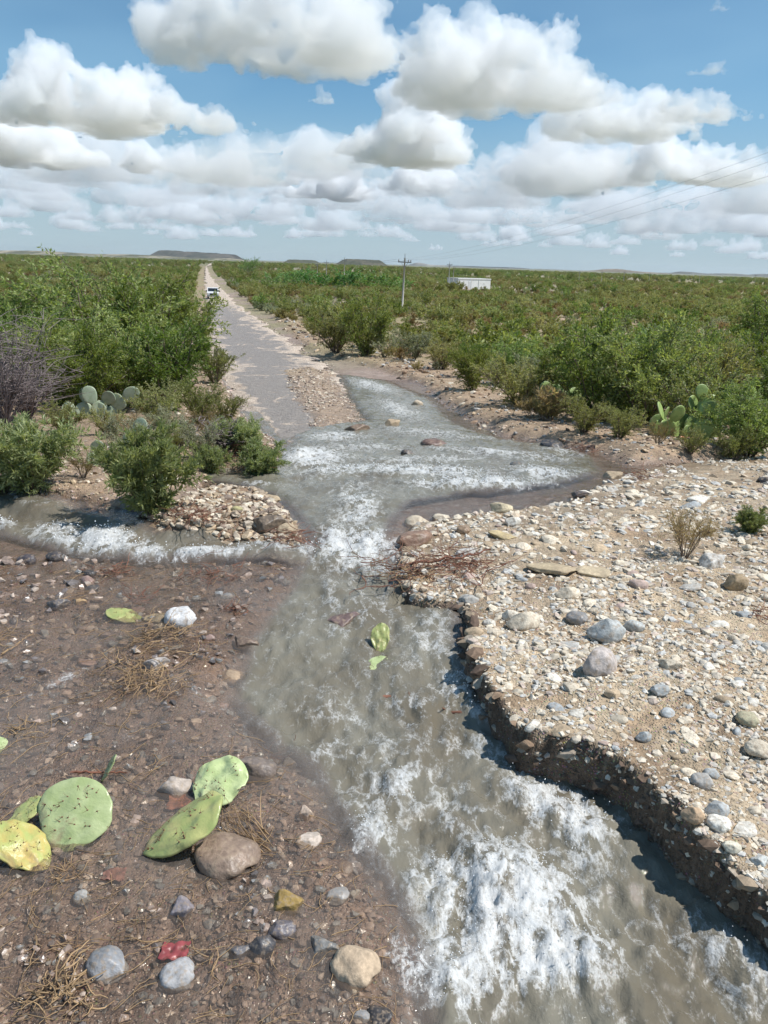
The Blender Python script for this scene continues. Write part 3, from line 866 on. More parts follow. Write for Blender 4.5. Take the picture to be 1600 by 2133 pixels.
def scatter(n, x0, x1, y0, y1, zone, seed, wmin, wmax, kinds, minsep=0.9):
    rg = np.random.default_rng(seed); out = []
    p = np.array([k[2] for k in kinds]); p /= p.sum()
    tries = 0
    taken = [tuple(h) for h in hand_xy]
    while len(out) < n and tries < n * 60:
        tries += 1
        px, py = rg.uniform(x0, x1), rg.uniform(y0, y1)
        q = gp(px, py, 0.12)
        z, W, zo_ = lie(np.array([q[0]]), np.array([q[1]]))
        if not zone(zo_, z[0], W[0]): continue
        dpt = project(q)[2]
        w = (wmin + (wmax - wmin) * rg.random() ** 2.2) * dpt / F
        if any((q[0] - a) ** 2 + (q[1] - b) ** 2 < (minsep * (w / 2 + c)) ** 2 for a, b, c in taken): continue
        k = rg.choice(len(kinds), p=p)
        c = np.array(kinds[k][1]) * rg.uniform(.85, 1.15)
        o = link('stone', ROCK_M[rg.integers(12)])
        sx, sy, sz = w / 2, w / 2 * rg.uniform(.8, 1.2), w / 2 * rg.uniform(.6, 1.1)
        o.scale = (sx, sy, sz); o.rotation_euler = (rg.uniform(-.3, .3), rg.uniform(-.3, .3), rg.uniform(0, 6.28))
        o.location = (q[0], q[1], float(G0(q[1]) + z[0]) - sz * 0.02)
        o.color = tuple(c) + (0.85 if kinds is KINDS_BANK else 0.45,)
        taken.append((q[0], q[1], w / 2))
        size = 'larger' if w * F / dpt > 30 else 'small'
        out.append((o, f'{size} {kinds[k][0]} stone', q[0], q[1]))
    return out


bank_items = scatter(210, 830, 1640, 1010, 1880, lambda z, h, W: z['bank'][0] < -0.04, 5, 17, 46, KINDS_BANK)
rank_labels(bank_items, LAND, 'stone', 'loose stones on the gravel bank')
left_items = scatter(90, -20, 860, 1150, 2130, lambda z, h, W: z['main'][0] > 0.03 and z['bank'][0] > 0.1, 6, 16, 44, KINDS_WET)
rank_labels([(o, d.replace('stone', 'wet stone'), x, y) for o, d, x, y in left_items], LAND, 'stone', 'wet stones in the shallow flow')

# gravel: what nobody could count
SM = []
for i in range(10):
    rg = np.random.default_rng(300 + i); P = rg.normal(size=(11, 3)); P /= np.linalg.norm(P, axis=1)[:, None]
    bm = bmesh.new()
    for q in P * (1, .8, .55): bm.verts.new(q)
    bmesh.ops.convex_hull(bm, input=bm.verts); bmesh.ops.triangulate(bm, faces=bm.faces)
    bm.verts.ensure_lookup_table(); bm.verts.index_update()
    V = np.array([v.co[:] for v in bm.verts]); Fc = np.array([[v.index for v in f.verts] for f in bm.faces]); bm.free()
    SM.append((V, Fc))
RM = [rock(1, 400 + i, 7, 0.5, 0.88, 0.05, (1, .8, .55)) for i in range(6)]


def gravel(name, n, x0, x1, y0, y1, zone, seed, wmin, wmax, colours, wetv, label, power=2.6, big=0.22, dz=0.1, lift=.12):
    rg = np.random.default_rng(seed)
    px, py = rg.uniform(x0, x1, n * 3), rg.uniform(y0, y1, n * 3)
    # rays to the smooth ground, all at once through a table of rows
    v = np.stack([px - 800, 1066.5 - py, np.full(len(px), -F)], -1) @ RCn.T
    t = np.full(len(px), 3.0)
    for _ in range(60):
        f = CAMZ + t * v[:, 2] / F * 1 - (G0(t * v[:, 1] / F) + dz)
        t = np.clip(t + f / np.maximum(-v[:, 2] / F, 0.02) * 0.6, 0.3, 400)
    X, Y = t * v[:, 0] / F, t * v[:, 1] / F
    z, W, zo_ = lie(X, Y)
    ok = np.nonzero(zone(zo_, z, W, X, Y) & (np.abs(f) < 0.05))[0][:n]
    X, Y, z = X[ok], Y[ok], z[ok]
    n = len(X)
    dpt = project(np.stack([X, Y, G0(Y) + z], -1))[2]
    w = (wmin + (wmax - wmin) * rg.random(n) ** power) * dpt / F
    cl = np.array(colours)[rg.integers(len(colours), size=n)] * rg.uniform(.78, 1.14, (n, 1))
    g = Geo(); C = []; Wt = []
    tmpl = rg.integers(len(SM), size=n); isbig = rg.random(n) < big
    for bigv, T in ((False, SM), (True, RM)):
        for k in range(len(T)):
            m = np.nonzero((tmpl % len(T) == k) & (isbig == bigv))[0]
            if not len(m): continue
            V, Fc = T[k]
            a, b, e = rg.uniform(0, 6.28, len(m)), rg.uniform(-.4, .4, len(m)), rg.uniform(.7, 1.2, len(m))
            sx = w[m] / 2
            x = V[None, :, 0] * sx[:, None]; y = V[None, :, 1] * (sx * e)[:, None]; zz = V[None, :, 2] * (sx * rg.uniform(.6, 1.2, len(m)))[:, None] + x * b[:, None]
            VX = x * np.cos(a)[:, None] - y * np.sin(a)[:, None] + X[m][:, None]
            VY = x * np.sin(a)[:, None] + y * np.cos(a)[:, None] + Y[m][:, None]
            VZ = zz + (G0(Y[m]) + z[m] + sx * lift)[:, None]
            VV = np.stack([VX, VY, VZ], -1).reshape(-1, 3)
            FF = (Fc[None] + (np.arange(len(m)) * len(V))[:, None, None]).reshape(-1, 3)
            g.add(VV, FF); C.append(np.repeat(cl[m], len(V), 0))
    V = np.concatenate(g.V); Fc = [np.concatenate(f) for f in g.F.values()]
    o = link(name, mesh_np(name, V, Fc, M['gravel'], {'wet': np.full(len(V), wetv)}, False, {'gc': np.concatenate(C)}))
    return tag(o, label, None, None, 'stuff')


PALE = [CREAM, CREAM, (.63, .56, .45), (.62, .58, .50), (.58, .51, .41), (.58, .51, .41), (.50, .46, .40), (.50, .40, .29), (.50, .41, .34), (.54, .47, .37), (.48, .47, .44)]
DULL = [(.32, .24, .19), (.40, .30, .24), (.27, .205, .17), (.20, .17, .16), (.46, .37, .30), (.29, .28, .265), (.14, .12, .11)]
gravel('gravel', 19000, 800, 1900, 925, 2133, lambda o, z, W, X, Y: (o['bank'] < -0.015) & (fbm(X * 1.1, Y * 1.1, 3, 77) + rng.random(len(X)) * 0.4 >  0.06), 21, 5, 25, PALE, 0,
       'pale pebbles and grit covering the gravel bank', lift=-.02)
gravel('gravel', 3200, 950, 1640, 1220, 2000, lambda o, z, W, X, Y: (np.abs(o['bank'] - 0.005) < 0.045), 22, 9, 46, [(.25, .17, .11), (.33, .25, .17), (.18, .12, .08), (.42, .35, .27), (.15, .10, .07)], 0,
       'pebbles sticking out of the face of the cut bank', lift=.3)
gravel('gravel', 9000, -300, 880, 1140, 2200, lambda o, z, W, X, Y: (o['main'] > -0.05) & (o['trib'] > 0), 23, 5, 26, DULL, .9, 'brown wet gravel under the shallow flow', lift=.36)
gravel('gravel', 1600, 280, 660, 1010, 1155, lambda o, z, W, X, Y: (o['isle'] < 0.0), 24, 6, 24, [(.46, .38, .29), (.34, .26, .18), CREAM, (.22, .16, .12), TAN], 0.4, 'mixed gravel on the small island', 2.0, dz=.05)
gravel('gravel', 1300, 570, 790, 752, 900, lambda o, z, W, X, Y: (o['bar'] < 0.1) & (fbm(X * .6, Y * .6, 3, 81) > -.06), 25, 2.5, 8, [(.42, .32, .23), (.50, .41, .32), (.36, .27, .2), (.40, .30, .21)], 0.1, 'gravel bar between road and rapids', dz=.05)
gravel('gravel', 5200, 480, 1650, 640, 1010, lambda o, z, W, X, Y: (o['shr'] < 0.05) & (o['shr'] > -3.2) & (o['bank'] > -0.2), 26, 4, 17, [(.46, .36, .27), CREAM, (.30, .2, .13), TAN, BROWN, GREY], 0.1,
       'gravel along the far shore of the rapids', dz=.15)
gravel('gravel', 2600, -60, 640, 640, 1080, lambda o, z, W, X, Y: (o['shl'] < 0.1) & (o['shl'] > -2.5), 27, 4, 18, [(.48, .40, .31), CREAM, (.34, .24, .17), TAN, PINK], 0.1, 'gravel on the left shore under the shrubs', dz=.1)
gravel('gravel', 4500, 430, 780, 640, 930, lambda o, z, W, X, Y: (o['road'] < 0.3) & (o['pool'] > 0) & (fbm(X * .5, Y * .25, 3, 79) > -0.04), 28, 2.5, 10, [(.52, .44, .36), CREAM, (.42, .32, .25), (.3, .24, .2)], 0.2,
       'loose gravel washed over the road', dz=.03)

# ------------------------------------------------------------------ plants
def leaves_geo(g, P, A, ll, lw, rg, lv=None, fold=True):
    """diamond leaves at points P along directions A"""
    n = len(P)
    A = A / (np.linalg.norm(A, axis=1)[:, None] + 1e-9)
    Bv = np.cross(A, rg.normal(size=(n, 3))); Bv /= np.linalg.norm(Bv, axis=1)[:, None] + 1e-9
    Nn = np.cross(A, Bv)
    l = (ll * rg.uniform(.6, 1.25, n))[:, None]; w = (lw * rg.uniform(.7, 1.2, n))[:, None]
    V = np.stack([P, P + A * l * .45 + Bv * w / 2 + Nn * w * .12, P + A * l - Nn * w * .1, P + A * l * .45 - Bv * w / 2 + Nn * w * .12], 1)
    v = rg.random(n) ** 1.3 if lv is None else lv
    g.add(V.reshape(-1, 3), np.arange(n * 4).reshape(-1, 4), lv=np.repeat(v, 4))


def bush(seed, h, r, stems=9, twigs=150, leaves=36, ll=.05, lw=.02, spread=1.0, up=0.35, twig_l=.3, twig_geo=True, low=0.12, droop=0.0, stem_r=.02):
    rg = np.random.default_rng(seed)
    wood, leaf = Geo(), Geo()
    T = []
    for i in range(stems):
        az = i * 2.399 + rg.uniform(-.4, .4); rr = math.sqrt(rg.uniform(.05, 1)) * r * .8 * spread
        ht = h * rg.uniform(.55, .95) * (1 - .45 * (rr / r) ** 2)
        end = np.array((math.cos(az) * rr, math.sin(az) * rr, ht)); b0 = np.array((math.cos(az), math.sin(az), 0)) * r * .08
        u = np.linspace(0, 1, 6)[:, None]
        P = b0 * (1 - u) + end * u + np.array((0, 0, 1)) * (u * (1 - u)) * h * .25 + rg.normal(size=(6, 3)) * .03 * h * u
        T.append(P); wood.add(*tube(P, np.linspace(stem_r, stem_r * .35, 6), 4, False))
    for k in range(twigs):
        P = T[rg.integers(stems)]; q = rg.uniform(low, 1) ** .75 * 4.99; i = int(q); p0 = P[i] + (P[i + 1] - P[i]) * (q - i)
        out = np.array((p0[0], p0[1], 0)) / (r + 1e-6)
        d = rg.normal(size=3) * .6 + out * 1.0 + np.array((0, 0, up)); d /= np.linalg.norm(d)
        Lk = twig_l * h * rg.uniform(.5, 1.2); p1 = p0 + d * Lk; p1[2] = max(p1[2], .04 * h)
        mid = (p0 + p1) / 2 + rg.normal(size=3) * .06 * Lk + np.array((0, 0, .06 * Lk))
        if twig_geo: wood.add(*tube(np.stack([p0, mid, p1 - np.array((0, 0, droop * Lk))]), [stem_r * .32, stem_r * .24, stem_r * .1], 3, False))
        u = rg.uniform(.1, 1.02, leaves)[:, None]
        C = (1 - u) ** 2 * p0 + 2 * u * (1 - u) * mid + u * u * (p1 - np.array((0, 0, droop * Lk)))
        C = C + rg.normal(size=(leaves, 3)) * .055 * Lk
        leaves_geo(leaf, C, d + rg.normal(size=(leaves, 3)) * .75 + np.array((0, 0, .15 - droop)), ll, lw, rg)
    return wood, leaf


def both(name, wl, mats, single=True):
    wood, leaf = wl
    if single:
        n = wood.n
        V = np.concatenate(wood.V + leaf.V)
        Fs = [np.concatenate(f) for f in wood.F.values()]; nw = sum(len(f) for f in Fs)
        Fl = [np.concatenate(f) + n for f in leaf.F.values()]
        lv = np.concatenate([np.zeros(n)] + leaf.A['lv'])
        me = mesh_np(name, V, Fs + Fl, mats, {'lv': lv}, False)
        mi = np.zeros(len(me.polygons), np.int32); mi[nw:] = 1
        me.polygons.foreach_set('material_index', mi)
        return me
    return wood.mesh('stems', mats[0], True), leaf.mesh('foliage', mats[1], False)


SPEC = {  # kind: (material, high detail kwargs, base height, base radius)
    'mesquite': ('mesquite', dict(stems=14, twigs=330, leaves=38, ll=.085, lw=.034, twig_l=.22, low=.02), 2.4, 1.5),
    'olive': ('olive', dict(stems=15, twigs=280, leaves=34, ll=.060, lw=.024, up=.7, twig_l=.26, low=.02), 1.5, 1.1),
    'willow': ('willow', dict(stems=20, twigs=330, leaves=40, ll=.095, lw=.021, up=.5, twig_l=.24, low=.01, stem_r=.009), 1.1, .8),
    'pale': ('pale', dict(stems=14, twigs=170, leaves=30, ll=.05, lw=.022, up=.8, stem_r=.012, low=.03), 1.0, .8),
    'straw': ('straw', dict(stems=12, twigs=110, leaves=20, ll=.07, lw=.009, up=1.2, stem_r=.008), .8, .5),
    'bright': ('bright', dict(stems=10, twigs=150, leaves=34, ll=.10, lw=.045), 3.0, 2.0),
}
NAMES = {'mesquite': 'mesquite_shrub', 'olive': 'creosote_shrub', 'willow': 'willow_shrub', 'pale': 'sage_shrub', 'straw': 'dry_grass_tuft', 'bright': 'green_tree'}
HI, LO = {}, {}
for k, (mt, kw, h, r) in SPEC.items():
    nm = NAMES[k]
    HI[k] = [both(nm, bush(1000 + i * 7 + len(k) * 31, h, r, **kw), [M['bark'], M[mt]], False) for i in range(4 if k in ('mesquite', 'olive') else 2)]
    lo = dict(kw); lo.update(twigs=max(40, kw['twigs'] // 3), leaves=13, ll=kw['ll'] * 2.3 + .015, lw=kw['lw'] * 2.6 + .012, twig_geo=False, stems=6)
    LO[k] = [both(nm, bush(2000 + i * 5 + len(k) * 17, h, r, **lo), [M['bark'], M[mt]], True) for i in range(4)]
SHRUBS = []      # (x, y, radius)


def plant(kind, p, h, wfac=1.0, hi=True, var=None, name=None):
    base = SPEC[kind][2]; sc_ = h / base
    rz = rng.uniform(0, 6.28)
    if hi:
        e = link(name or NAMES[kind], None, None, p, (0, 0, rz), (sc_ * wfac, sc_ * wfac, sc_))
        st, fo = HI[kind][rng.integers(len(HI[kind])) if var is None else var]
        link('stems', st, e); link('foliage', fo, e)
    else:
        e = link(name or NAMES[kind], LO[kind][rng.integers(4)], None, p, (0, 0, rz), (sc_ * wfac, sc_ * wfac, sc_))
    SHRUBS.append((p[0], p[1], SPEC[kind][3] * sc_ * wfac * .8))
    return e


def hand_plant(kind, px, base, top, wfac, label, cat='shrub', var=None):
    p = gpz(px, base); dpt = project(p)[2]
    h = (base - top) * dpt / F * (1.15 if kind == 'mesquite' else 1.03)
    e = plant(kind, p, h, wfac, True, var)
    tag(e, label, cat)
    return e


SHL = [
    ('mesquite', 366, 775, 606, .95, 'dense dark green mesquite shrub overhanging the left road edge', 'the dense dark shrub at the left road edge'),
    ('mesquite', 220, 800, 572, 1.15, 'tallest dark green mesquite shrub on the left side', 'the tallest mesquite on the left'),
    ('mesquite', 310, 800, 592, 1.0, 'dark green mesquite shrub between the tallest one and the road', None),
    ('mesquite', 120, 845, 672, 1.1, 'green mesquite shrub behind the left prickly pear', None),
    ('mesquite', 270, 850, 672, 1.2, 'broad green mesquite shrub right of the left prickly pear', 'the broad mesquite by the left prickly pear'),
    ('mesquite', 355, 858, 680, 1.1, 'green mesquite shrub with bare brown twigs near the road bend', None),
    ('mesquite', 20, 800, 600, 1.1, 'green mesquite shrub at the left frame edge behind dead twigs', None),
    ('olive', 415, 885, 790, 1.0, 'low olive shrub where the left shore reaches the road', None),
    ('olive', 448, 800, 715, 1.0, 'bright olive shrub hanging over the left side of the road', None),
    ('olive', 330, 895, 800, 1.1, 'yellowish olive low shrub under the left mesquites', None),
    ('olive', 470, 890, 825, 1.1, 'small olive shrub on gravel beside the left road edge', None),
    ('willow', 70, 1030, 862, 1.0, 'leafy willow-like shrub standing in the water at the left edge', 'the leafy shrub at the left water edge'),
    ('willow', 312, 1076, 898, .95, 'leafy green shrub leaning over the left cascade', 'the leafy shrub over the left cascade'),
    ('willow', -30, 1028, 890, 1.0, 'leafy green shrub cut by the left frame edge', None),
    ('willow', 545, 985, 905, 1.1, 'grey green shrub at the water side of the left shore', 'the grey green shrub at the pool shore'),
    ('willow', 500, 950, 868, 1.0, 'small dark leafy shrub behind the grey green shore shrub', None),
    ('pale', 300, 960, 880, 1.0, 'pale sage bush between the two leafy water shrubs', None),
    ('pale', 420, 960, 885, 1.1, 'pale sage bush on the stony left shore', None),
    ('olive', 360, 945, 890, .9, 'small olive bush on the stony left shore', None),
    ('pale', 250, 935, 872, 1.2, 'pale sage bush just right of the left prickly pear foot', None),
    ('pale', 375, 935, 875, 1.2, 'greyish sage bush under the slanting bare stick', None),
    ('pale', 455, 935, 872, 1.1, 'pale sage bush close to the road end on the left shore', None),
    ('pale', 340, 905, 850, 1.2, 'small pale sage bush at the foot of the broad mesquite', None),
    ('olive', 225, 912, 850, 1.1, 'small olive bush in front of the left prickly pear', None),
    ('olive', 135, 905, 835, 1.2, 'olive bush left of the left prickly pear', None),
    ('straw', 275, 915, 855, 1.3, 'yellow grass plant in front of the left mesquites', None),
    ('straw', 430, 915, 855, 1.3, 'yellow grass plant near the left road end', None),
    ('straw', 175, 1000, 940, 1.1, 'dry grass plant between the two leafy water shrubs', None),
    ('willow', 440, 990, 925, 1.0, 'small leafy plant beside the brown driftwood heap', None),
    ('straw', 1130, 880, 835, 1.2, 'straw coloured grass plant below the rounded feathery shrub', None),
    ('straw', 1370, 930, 880, 1.2, 'straw coloured grass plant left of the orange scrap', None),
    ('olive', 1440, 935, 880, 1.0, 'small olive bush in front of the large prickly pear', None),
    ('mesquite', 985, 815, 725, 1.0, 'dark green shrub at the right shore of the rapids', 'the dark shrub at the right rapids shore'),
    ('olive', 1085, 850, 735, 1.3, 'rounded feathery green shrub on the right shore', 'the rounded feathery shrub on the right shore'),
    ('mesquite', 1250, 880, 672, 1.0, 'tall feathery green mesquite between the two right prickly pears', 'the mesquite between the right prickly pears'),
    ('mesquite', 1340, 890, 690, 1.1, 'feathery green mesquite left of the large prickly pear', None),
    ('mesquite', 1190, 860, 715, .9, 'feathery mesquite behind the small right prickly pear', None),
    ('mesquite', 1430, 850, 690, 1.0, 'olive tinged mesquite behind the large prickly pear', None),
    ('mesquite', 1560, 935, 790, 1.2, 'dark bushy shrub at the right edge beside the prickly pear', 'the dark bushy shrub at the right edge'),
    ('mesquite', 1630, 925, 750, 1.1, 'dark shrub cut by the right edge of the picture', None),
    ('mesquite', 1585, 745, 622, 1.2, 'dark green tree like shrub high at the right edge', 'the dark tree like shrub at the right edge'),
    ('olive', 1530, 945, 870, 1.0, 'low dark green bush under the large prickly pear', None),
    ('olive', 1215, 905, 830, 1.2, 'low grassy olive bush below the small right prickly pear', None),
    ('olive', 1290, 915, 845, 1.2, 'low grassy bush on the edge of the right gravel', None),
    ('mesquite', 760, 742, 620, .9, 'dark upright shrub right of the road', 'the dark upright shrub right of the road'),
    ('olive', 700, 735, 650, 1.1, 'olive shrub beside the dark upright one right of the road', None),
    ('pale', 860, 752, 690, 1.2, 'pale flowering bush on the right shore', 'the pale flowering bush on the right shore'),
    ('olive', 920, 770, 705, 1.1, 'bright green low bush on the right shore', None),
    ('pale', 800, 745, 690, 1.0, 'pale grey bush right of the dark upright shrub', None),
    ('straw', 1425, 1165, 1050, 1.0, 'dry yellowish plant growing on the gravel bank', 'the dry plant on the gravel bank'),
    ('willow', 1560, 1112, 1060, 1.2, 'low dark green plant on the gravel bank at the right edge', None),
    ('straw', 1580, 940, 900, 1.5, 'yellow grassy plant at the right edge behind the gravel', None),
    ('bright', 520, 575, 535, 1.0, 'rounded tree standing alone right of the far road', 'the rounded tree by the far road'),
]
PLAND = []
for k, px, b, t_, wf, lab, lm in SHL:
    e = hand_plant(k, px, b, t_, wf, lab, 'tree' if k == 'bright' else 'plant' if 'plant' in lab else 'shrub')
    if lm: PLAND.append((lm, e.location.x, e.location.y))
# the bright green grove by the far field
grove = []
for i, (px, b, t_) in enumerate([(585, 600, 568), (620, 602, 566), (655, 604, 566), (690, 604, 564), (725, 606, 566), (760, 607, 566), (795, 607, 568), (825, 608, 574), (640, 596, 562), (740, 598, 564)]):
    p = gp(px, b); dpt = project(p)[2]
    e = plant('bright', np.array((p[0], p[1], float(G0(p[1])) - .1)), (b - t_) * dpt / F * 1.25, 1.4, False)
    grove.append((e, 'bright green tree', p[0], p[1]))

# dead purple grey twigs at the left edge
def dead_bush(seed, h, r, n=70):
    rg = np.random.default_rng(seed); g = Geo()
    for i in range(n):
        az, rr = rg.uniform(0, 6.28), r * math.sqrt(rg.random()); end = np.array((math.cos(az) * rr, math.sin(az) * rr, h * rg.uniform(.4, 1)))
        u = np.linspace(0, 1, 7)[:, None]
        P = end * u + np.array((0, 0, h * .2)) * u * (1 - u) + np.cumsum(rg.normal(size=(7, 3)), 0) * .035 * h * u
        g.add(*tube(P, np.linspace(.012, .003, 7), 3, False))
        for _ in range(5):
            q = P[rg.integers(2, 7)]; d = rg.normal(size=3) * .2 * h; d[2] = abs(d[2]) * .4
            g.add(*tube(np.stack([q, q + d * .5 + rg.normal(size=3) * .03, q + d]), [.006, .004, .002], 3, False))
    return g.mesh('dead_shrub', M['deadwood'], True)


for px, b, t_, lab in ((15, 890, 665, 'bare grey purple dead shrub at the left frame edge'), (60, 880, 700, 'bare dead shrub beside the left mesquites'), (470, 950, 880, 'small bare twiggy shrub on the left shore')):
    p = gpz(px, b); h = (b - t_) * project(p)[2] / F
    tag(link('dead_shrub', dead_bush(int(px) + 5, h, h * .55), None, p), lab, 'shrub')

# shrubs further out, each one placed on its own
rgp = np.random.default_rng(77)
items = []
tries = 0
lodc = {k: [] for k in SPEC}
while len(items) < 235 and tries < 30000:
    tries += 1
    y = math.exp(rgp.uniform(math.log(13), math.log(78))); x = rgp.uniform(-.66, .66) * y
    z, W, o_ = lie(np.array([x]), np.array([y]))
    if not ((o_['shl'][0] < -0.9 or o_['shr'][0] < -1.6 or y > 60) and o_['road'][0] > 1.3 + y * .01 and o_['bank'][0] > .5): continue
    px, py, dd = project(np.array((x, y, G0(y))))
    if px < -60 or px > 1660: continue
    if any((x - a) ** 2 + (y - b) ** 2 < ((c + .75) * (0.62 + y / 300)) ** 2 for a, b, c in SHRUBS): continue
    tone = float(fbm(np.array([x / 14]), np.array([y / 14]), 3, 91)[0]) + rgp.normal() * .12
    k = 'olive' if tone < -.02 else 'mesquite' if tone < .15 else 'pale'
    if rgp.random() < .2: k = 'straw'
    if x < -.18 * y and y < 30: k = 'mesquite' if rgp.random() < .75 else 'olive'
    h = SPEC[k][2] * rgp.uniform(.65, 1.15) * (.85 if k == 'mesquite' else 1.1)
    e = plant(k, np.array((x, y, float(G0(y) + z[0]) - .03)), h, rgp.uniform(.95, 1.3), y < 30)
    if y >= 30: lodc[k].append(e)
    size = 'tall' if h > 1.7 else 'low'
    side = 'left of the road' if x < np.interp(y, ROAD[:, 0], ROAD[:, 1]) else 'right of the road'
    items.append((e, f'{size} {dict(mesquite="dark green", olive="olive", pale="pale sage", straw="straw yellow")[k]} shrub', x, y))


def place(desc):
    return desc


# ------------------------------------------------------------------ scrub to the horizon
def scrub(name, kind, n_bands, seed, label):
    coll = bpy.data.collections.new(name + '_kinds')
    sc.collection.children.link(coll)
    src = lodc[kind][:6]
    if len(src) < 2:
        return
    for e in src: coll.objects.link(e); COL.objects.unlink(e)
    rg = np.random.default_rng(seed)
    P, S, A = [], [], []
    for y0, y1, per, smin, smax in n_bands:
        n = int(.66 * (y1 * y1 - y0 * y0) / per)
        y = np.sqrt(rg.uniform(y0 * y0, y1 * y1, n)); x = rg.uniform(-.68, .68, n) * y
        tone = fbm(x / (14 + y / 20), y / (14 + y / 8), 3, 91) + rg.normal(size=n) * .12
        if kind == 'olive': ok = tone < .10
        elif kind == 'mesquite': ok = tone > -.03
        elif kind == 'pale': ok = tone > .05
        else: ok = tone < .2
        xl = np.interp(y, ROAD[:, 0], ROAD[:, 1]); xr = np.interp(y, ROAD[:, 0], ROAD[:, 2])
        ok &= (x < xl - 1.6 - y * .004) | (x > xr + 1.3 + y * .004)
        # the cleared yard round the white shed
        for cx, cy, cr, cd in YARDS: ok &= ((x - cx) / cr) ** 2 + ((y - cy) / cd) ** 2 > 1
        x, y = x[ok], y[ok]
        far = sstep(60, 200, y)
        z = G0(y) + far * (fbm(x / 60, y / 60, 3, 5) * 0.8 - 0.2) * sstep(150, 900, y)
        if y0 < 60:
            zz, _, oo = lie(x, y); ok2 = ((oo['shl'] < -.6) | (oo['shr'] < -.9) | (y > 60)) & (oo['bank'] > .6)
            x, y, z, zz = x[ok2], y[ok2], z[ok2], zz[ok2]; z = z + zz * (1 - sstep(60, 200, y))
        P.append(np.stack([x, y, z - .05], -1)); S.append(rg.uniform(smin, smax, len(x))); A.append(rg.uniform(0, 6.28, len(x)))
    P, S, A = np.concatenate(P), np.concatenate(S), np.concatenate(A)
    me = bpy.data.meshes.new(name); me.vertices.add(len(P)); me.vertices.foreach_set('co', P.astype(np.float32).ravel())
    for k, a in (('sca', S), ('rot', A)):
        at = me.attributes.new(k, 'FLOAT', 'POINT'); at.data.foreach_set('value', a.astype(np.float32))
    o = link(name, me)
    ng = bpy.data.node_groups.new(name + '_nodes', 'GeometryNodeTree')
    ng.interface.new_socket('Geometry', in_out='INPUT', socket_type='NodeSocketGeometry')
    ng.interface.new_socket('Geometry', in_out='OUTPUT', socket_type='NodeSocketGeometry')
    gi, go = ng.nodes.new('NodeGroupInput'), ng.nodes.new('NodeGroupOutput')
    ci = ng.nodes.new('GeometryNodeCollectionInfo'); ci.inputs['Collection'].default_value = coll
    ci.inputs['Separate Children'].default_value = True; ci.inputs['Reset Children'].default_value = True
    ip = ng.nodes.new('GeometryNodeInstanceOnPoints'); ip.inputs['Pick Instance'].default_value = True
    na = ng.nodes.new('GeometryNodeInputNamedAttribute'); na.data_type = 'FLOAT'; na.inputs['Name'].default_value = 'sca'
    nb = ng.nodes.new('GeometryNodeInputNamedAttribute'); nb.data_type = 'FLOAT'; nb.inputs['Name'].default_value = 'rot'
    cx = ng.nodes.new('ShaderNodeCombineXYZ'); er = ng.nodes.new('FunctionNodeEulerToRotation')
    ng.links.new(gi.outputs[0], ip.inputs['Points']); ng.links.new(ci.outputs[0], ip.inputs['Instance'])
    ng.links.new(na.outputs['Attribute'], ip.inputs['Scale']); ng.links.new(nb.outputs['Attribute'], cx.inputs['Z'])
    ng.links.new(cx.outputs[0], er.inputs[0]); ng.links.new(er.outputs[0], ip.inputs['Rotation'])
    ng.links.new(ip.outputs[0], go.inputs[0])
    md = o.modifiers.new('scatter', 'NODES'); md.node_group = ng
    tag(o, label, None, None, 'stuff')


_sh = gp(977, 601)
YARDS = [(_sh[0] + 4, _sh[1] - 8, 17, 26), (_sh[0] + 25, _sh[1] - 2, 26, 12)]
scrub('scrub', 'olive', [(26, 75, 16, .4, 1.0), (75, 200, 15, .7, 1.6), (200, 500, 48, .9, 2.1), (500, 1700, 330, 1.4, 3.4)], 1, 'olive scrub covering the plain to the horizon')
scrub('scrub', 'mesquite', [(70, 200, 26, .45, 1.0), (200, 500, 70, .6, 1.4), (500, 1700, 420, 1.0, 2.2)], 2, 'dark green scrub dotted over the plain')
scrub('scrub', 'pale', [(18, 75, 14, .4, .9), (75, 200, 16, .8, 1.5), (200, 600, 60, 1.0, 1.9)], 3, 'pale sage scrub dotted over the plain')
scrub('grass', 'straw', [(14, 75, 7, .45, .95), (75, 220, 14, .9, 1.9), (220, 600, 90, 1.3, 2.6)], 4, 'straw coloured grass between the shrubs')

# ------------------------------------------------------------------ prickly pears
def pad_mesh(name, seed, sub=3, thick=.045, curl=0.0, lip=0.0):
    """one cactus pad, unit long, growing up from its joint at the origin"""
    rg = np.random.default_rng(seed)
    V, Fc = ICO[sub]; V = V.copy()
    x, z = V[:, 0], V[:, 2]
    wid = .40 + .07 * z - .05 * z * z + lip * .25 * fbm(x * 2.5 + seed, z * 2.5, 2, seed + 3)
    X = x * wid + .02 * np.sin(3 * z + seed); Zz = (z + 1) * .5
    Yy = np.sign(V[:, 1]) * np.abs(V[:, 1]) ** .45 * thick + curl * ((x * .9) ** 2 + (z * .7) ** 2) * .25 + lip * fbm(x * 1.9 + seed, z * 1.9, 3, seed) * .45
    return np.stack([X, Yy, Zz], -1), Fc


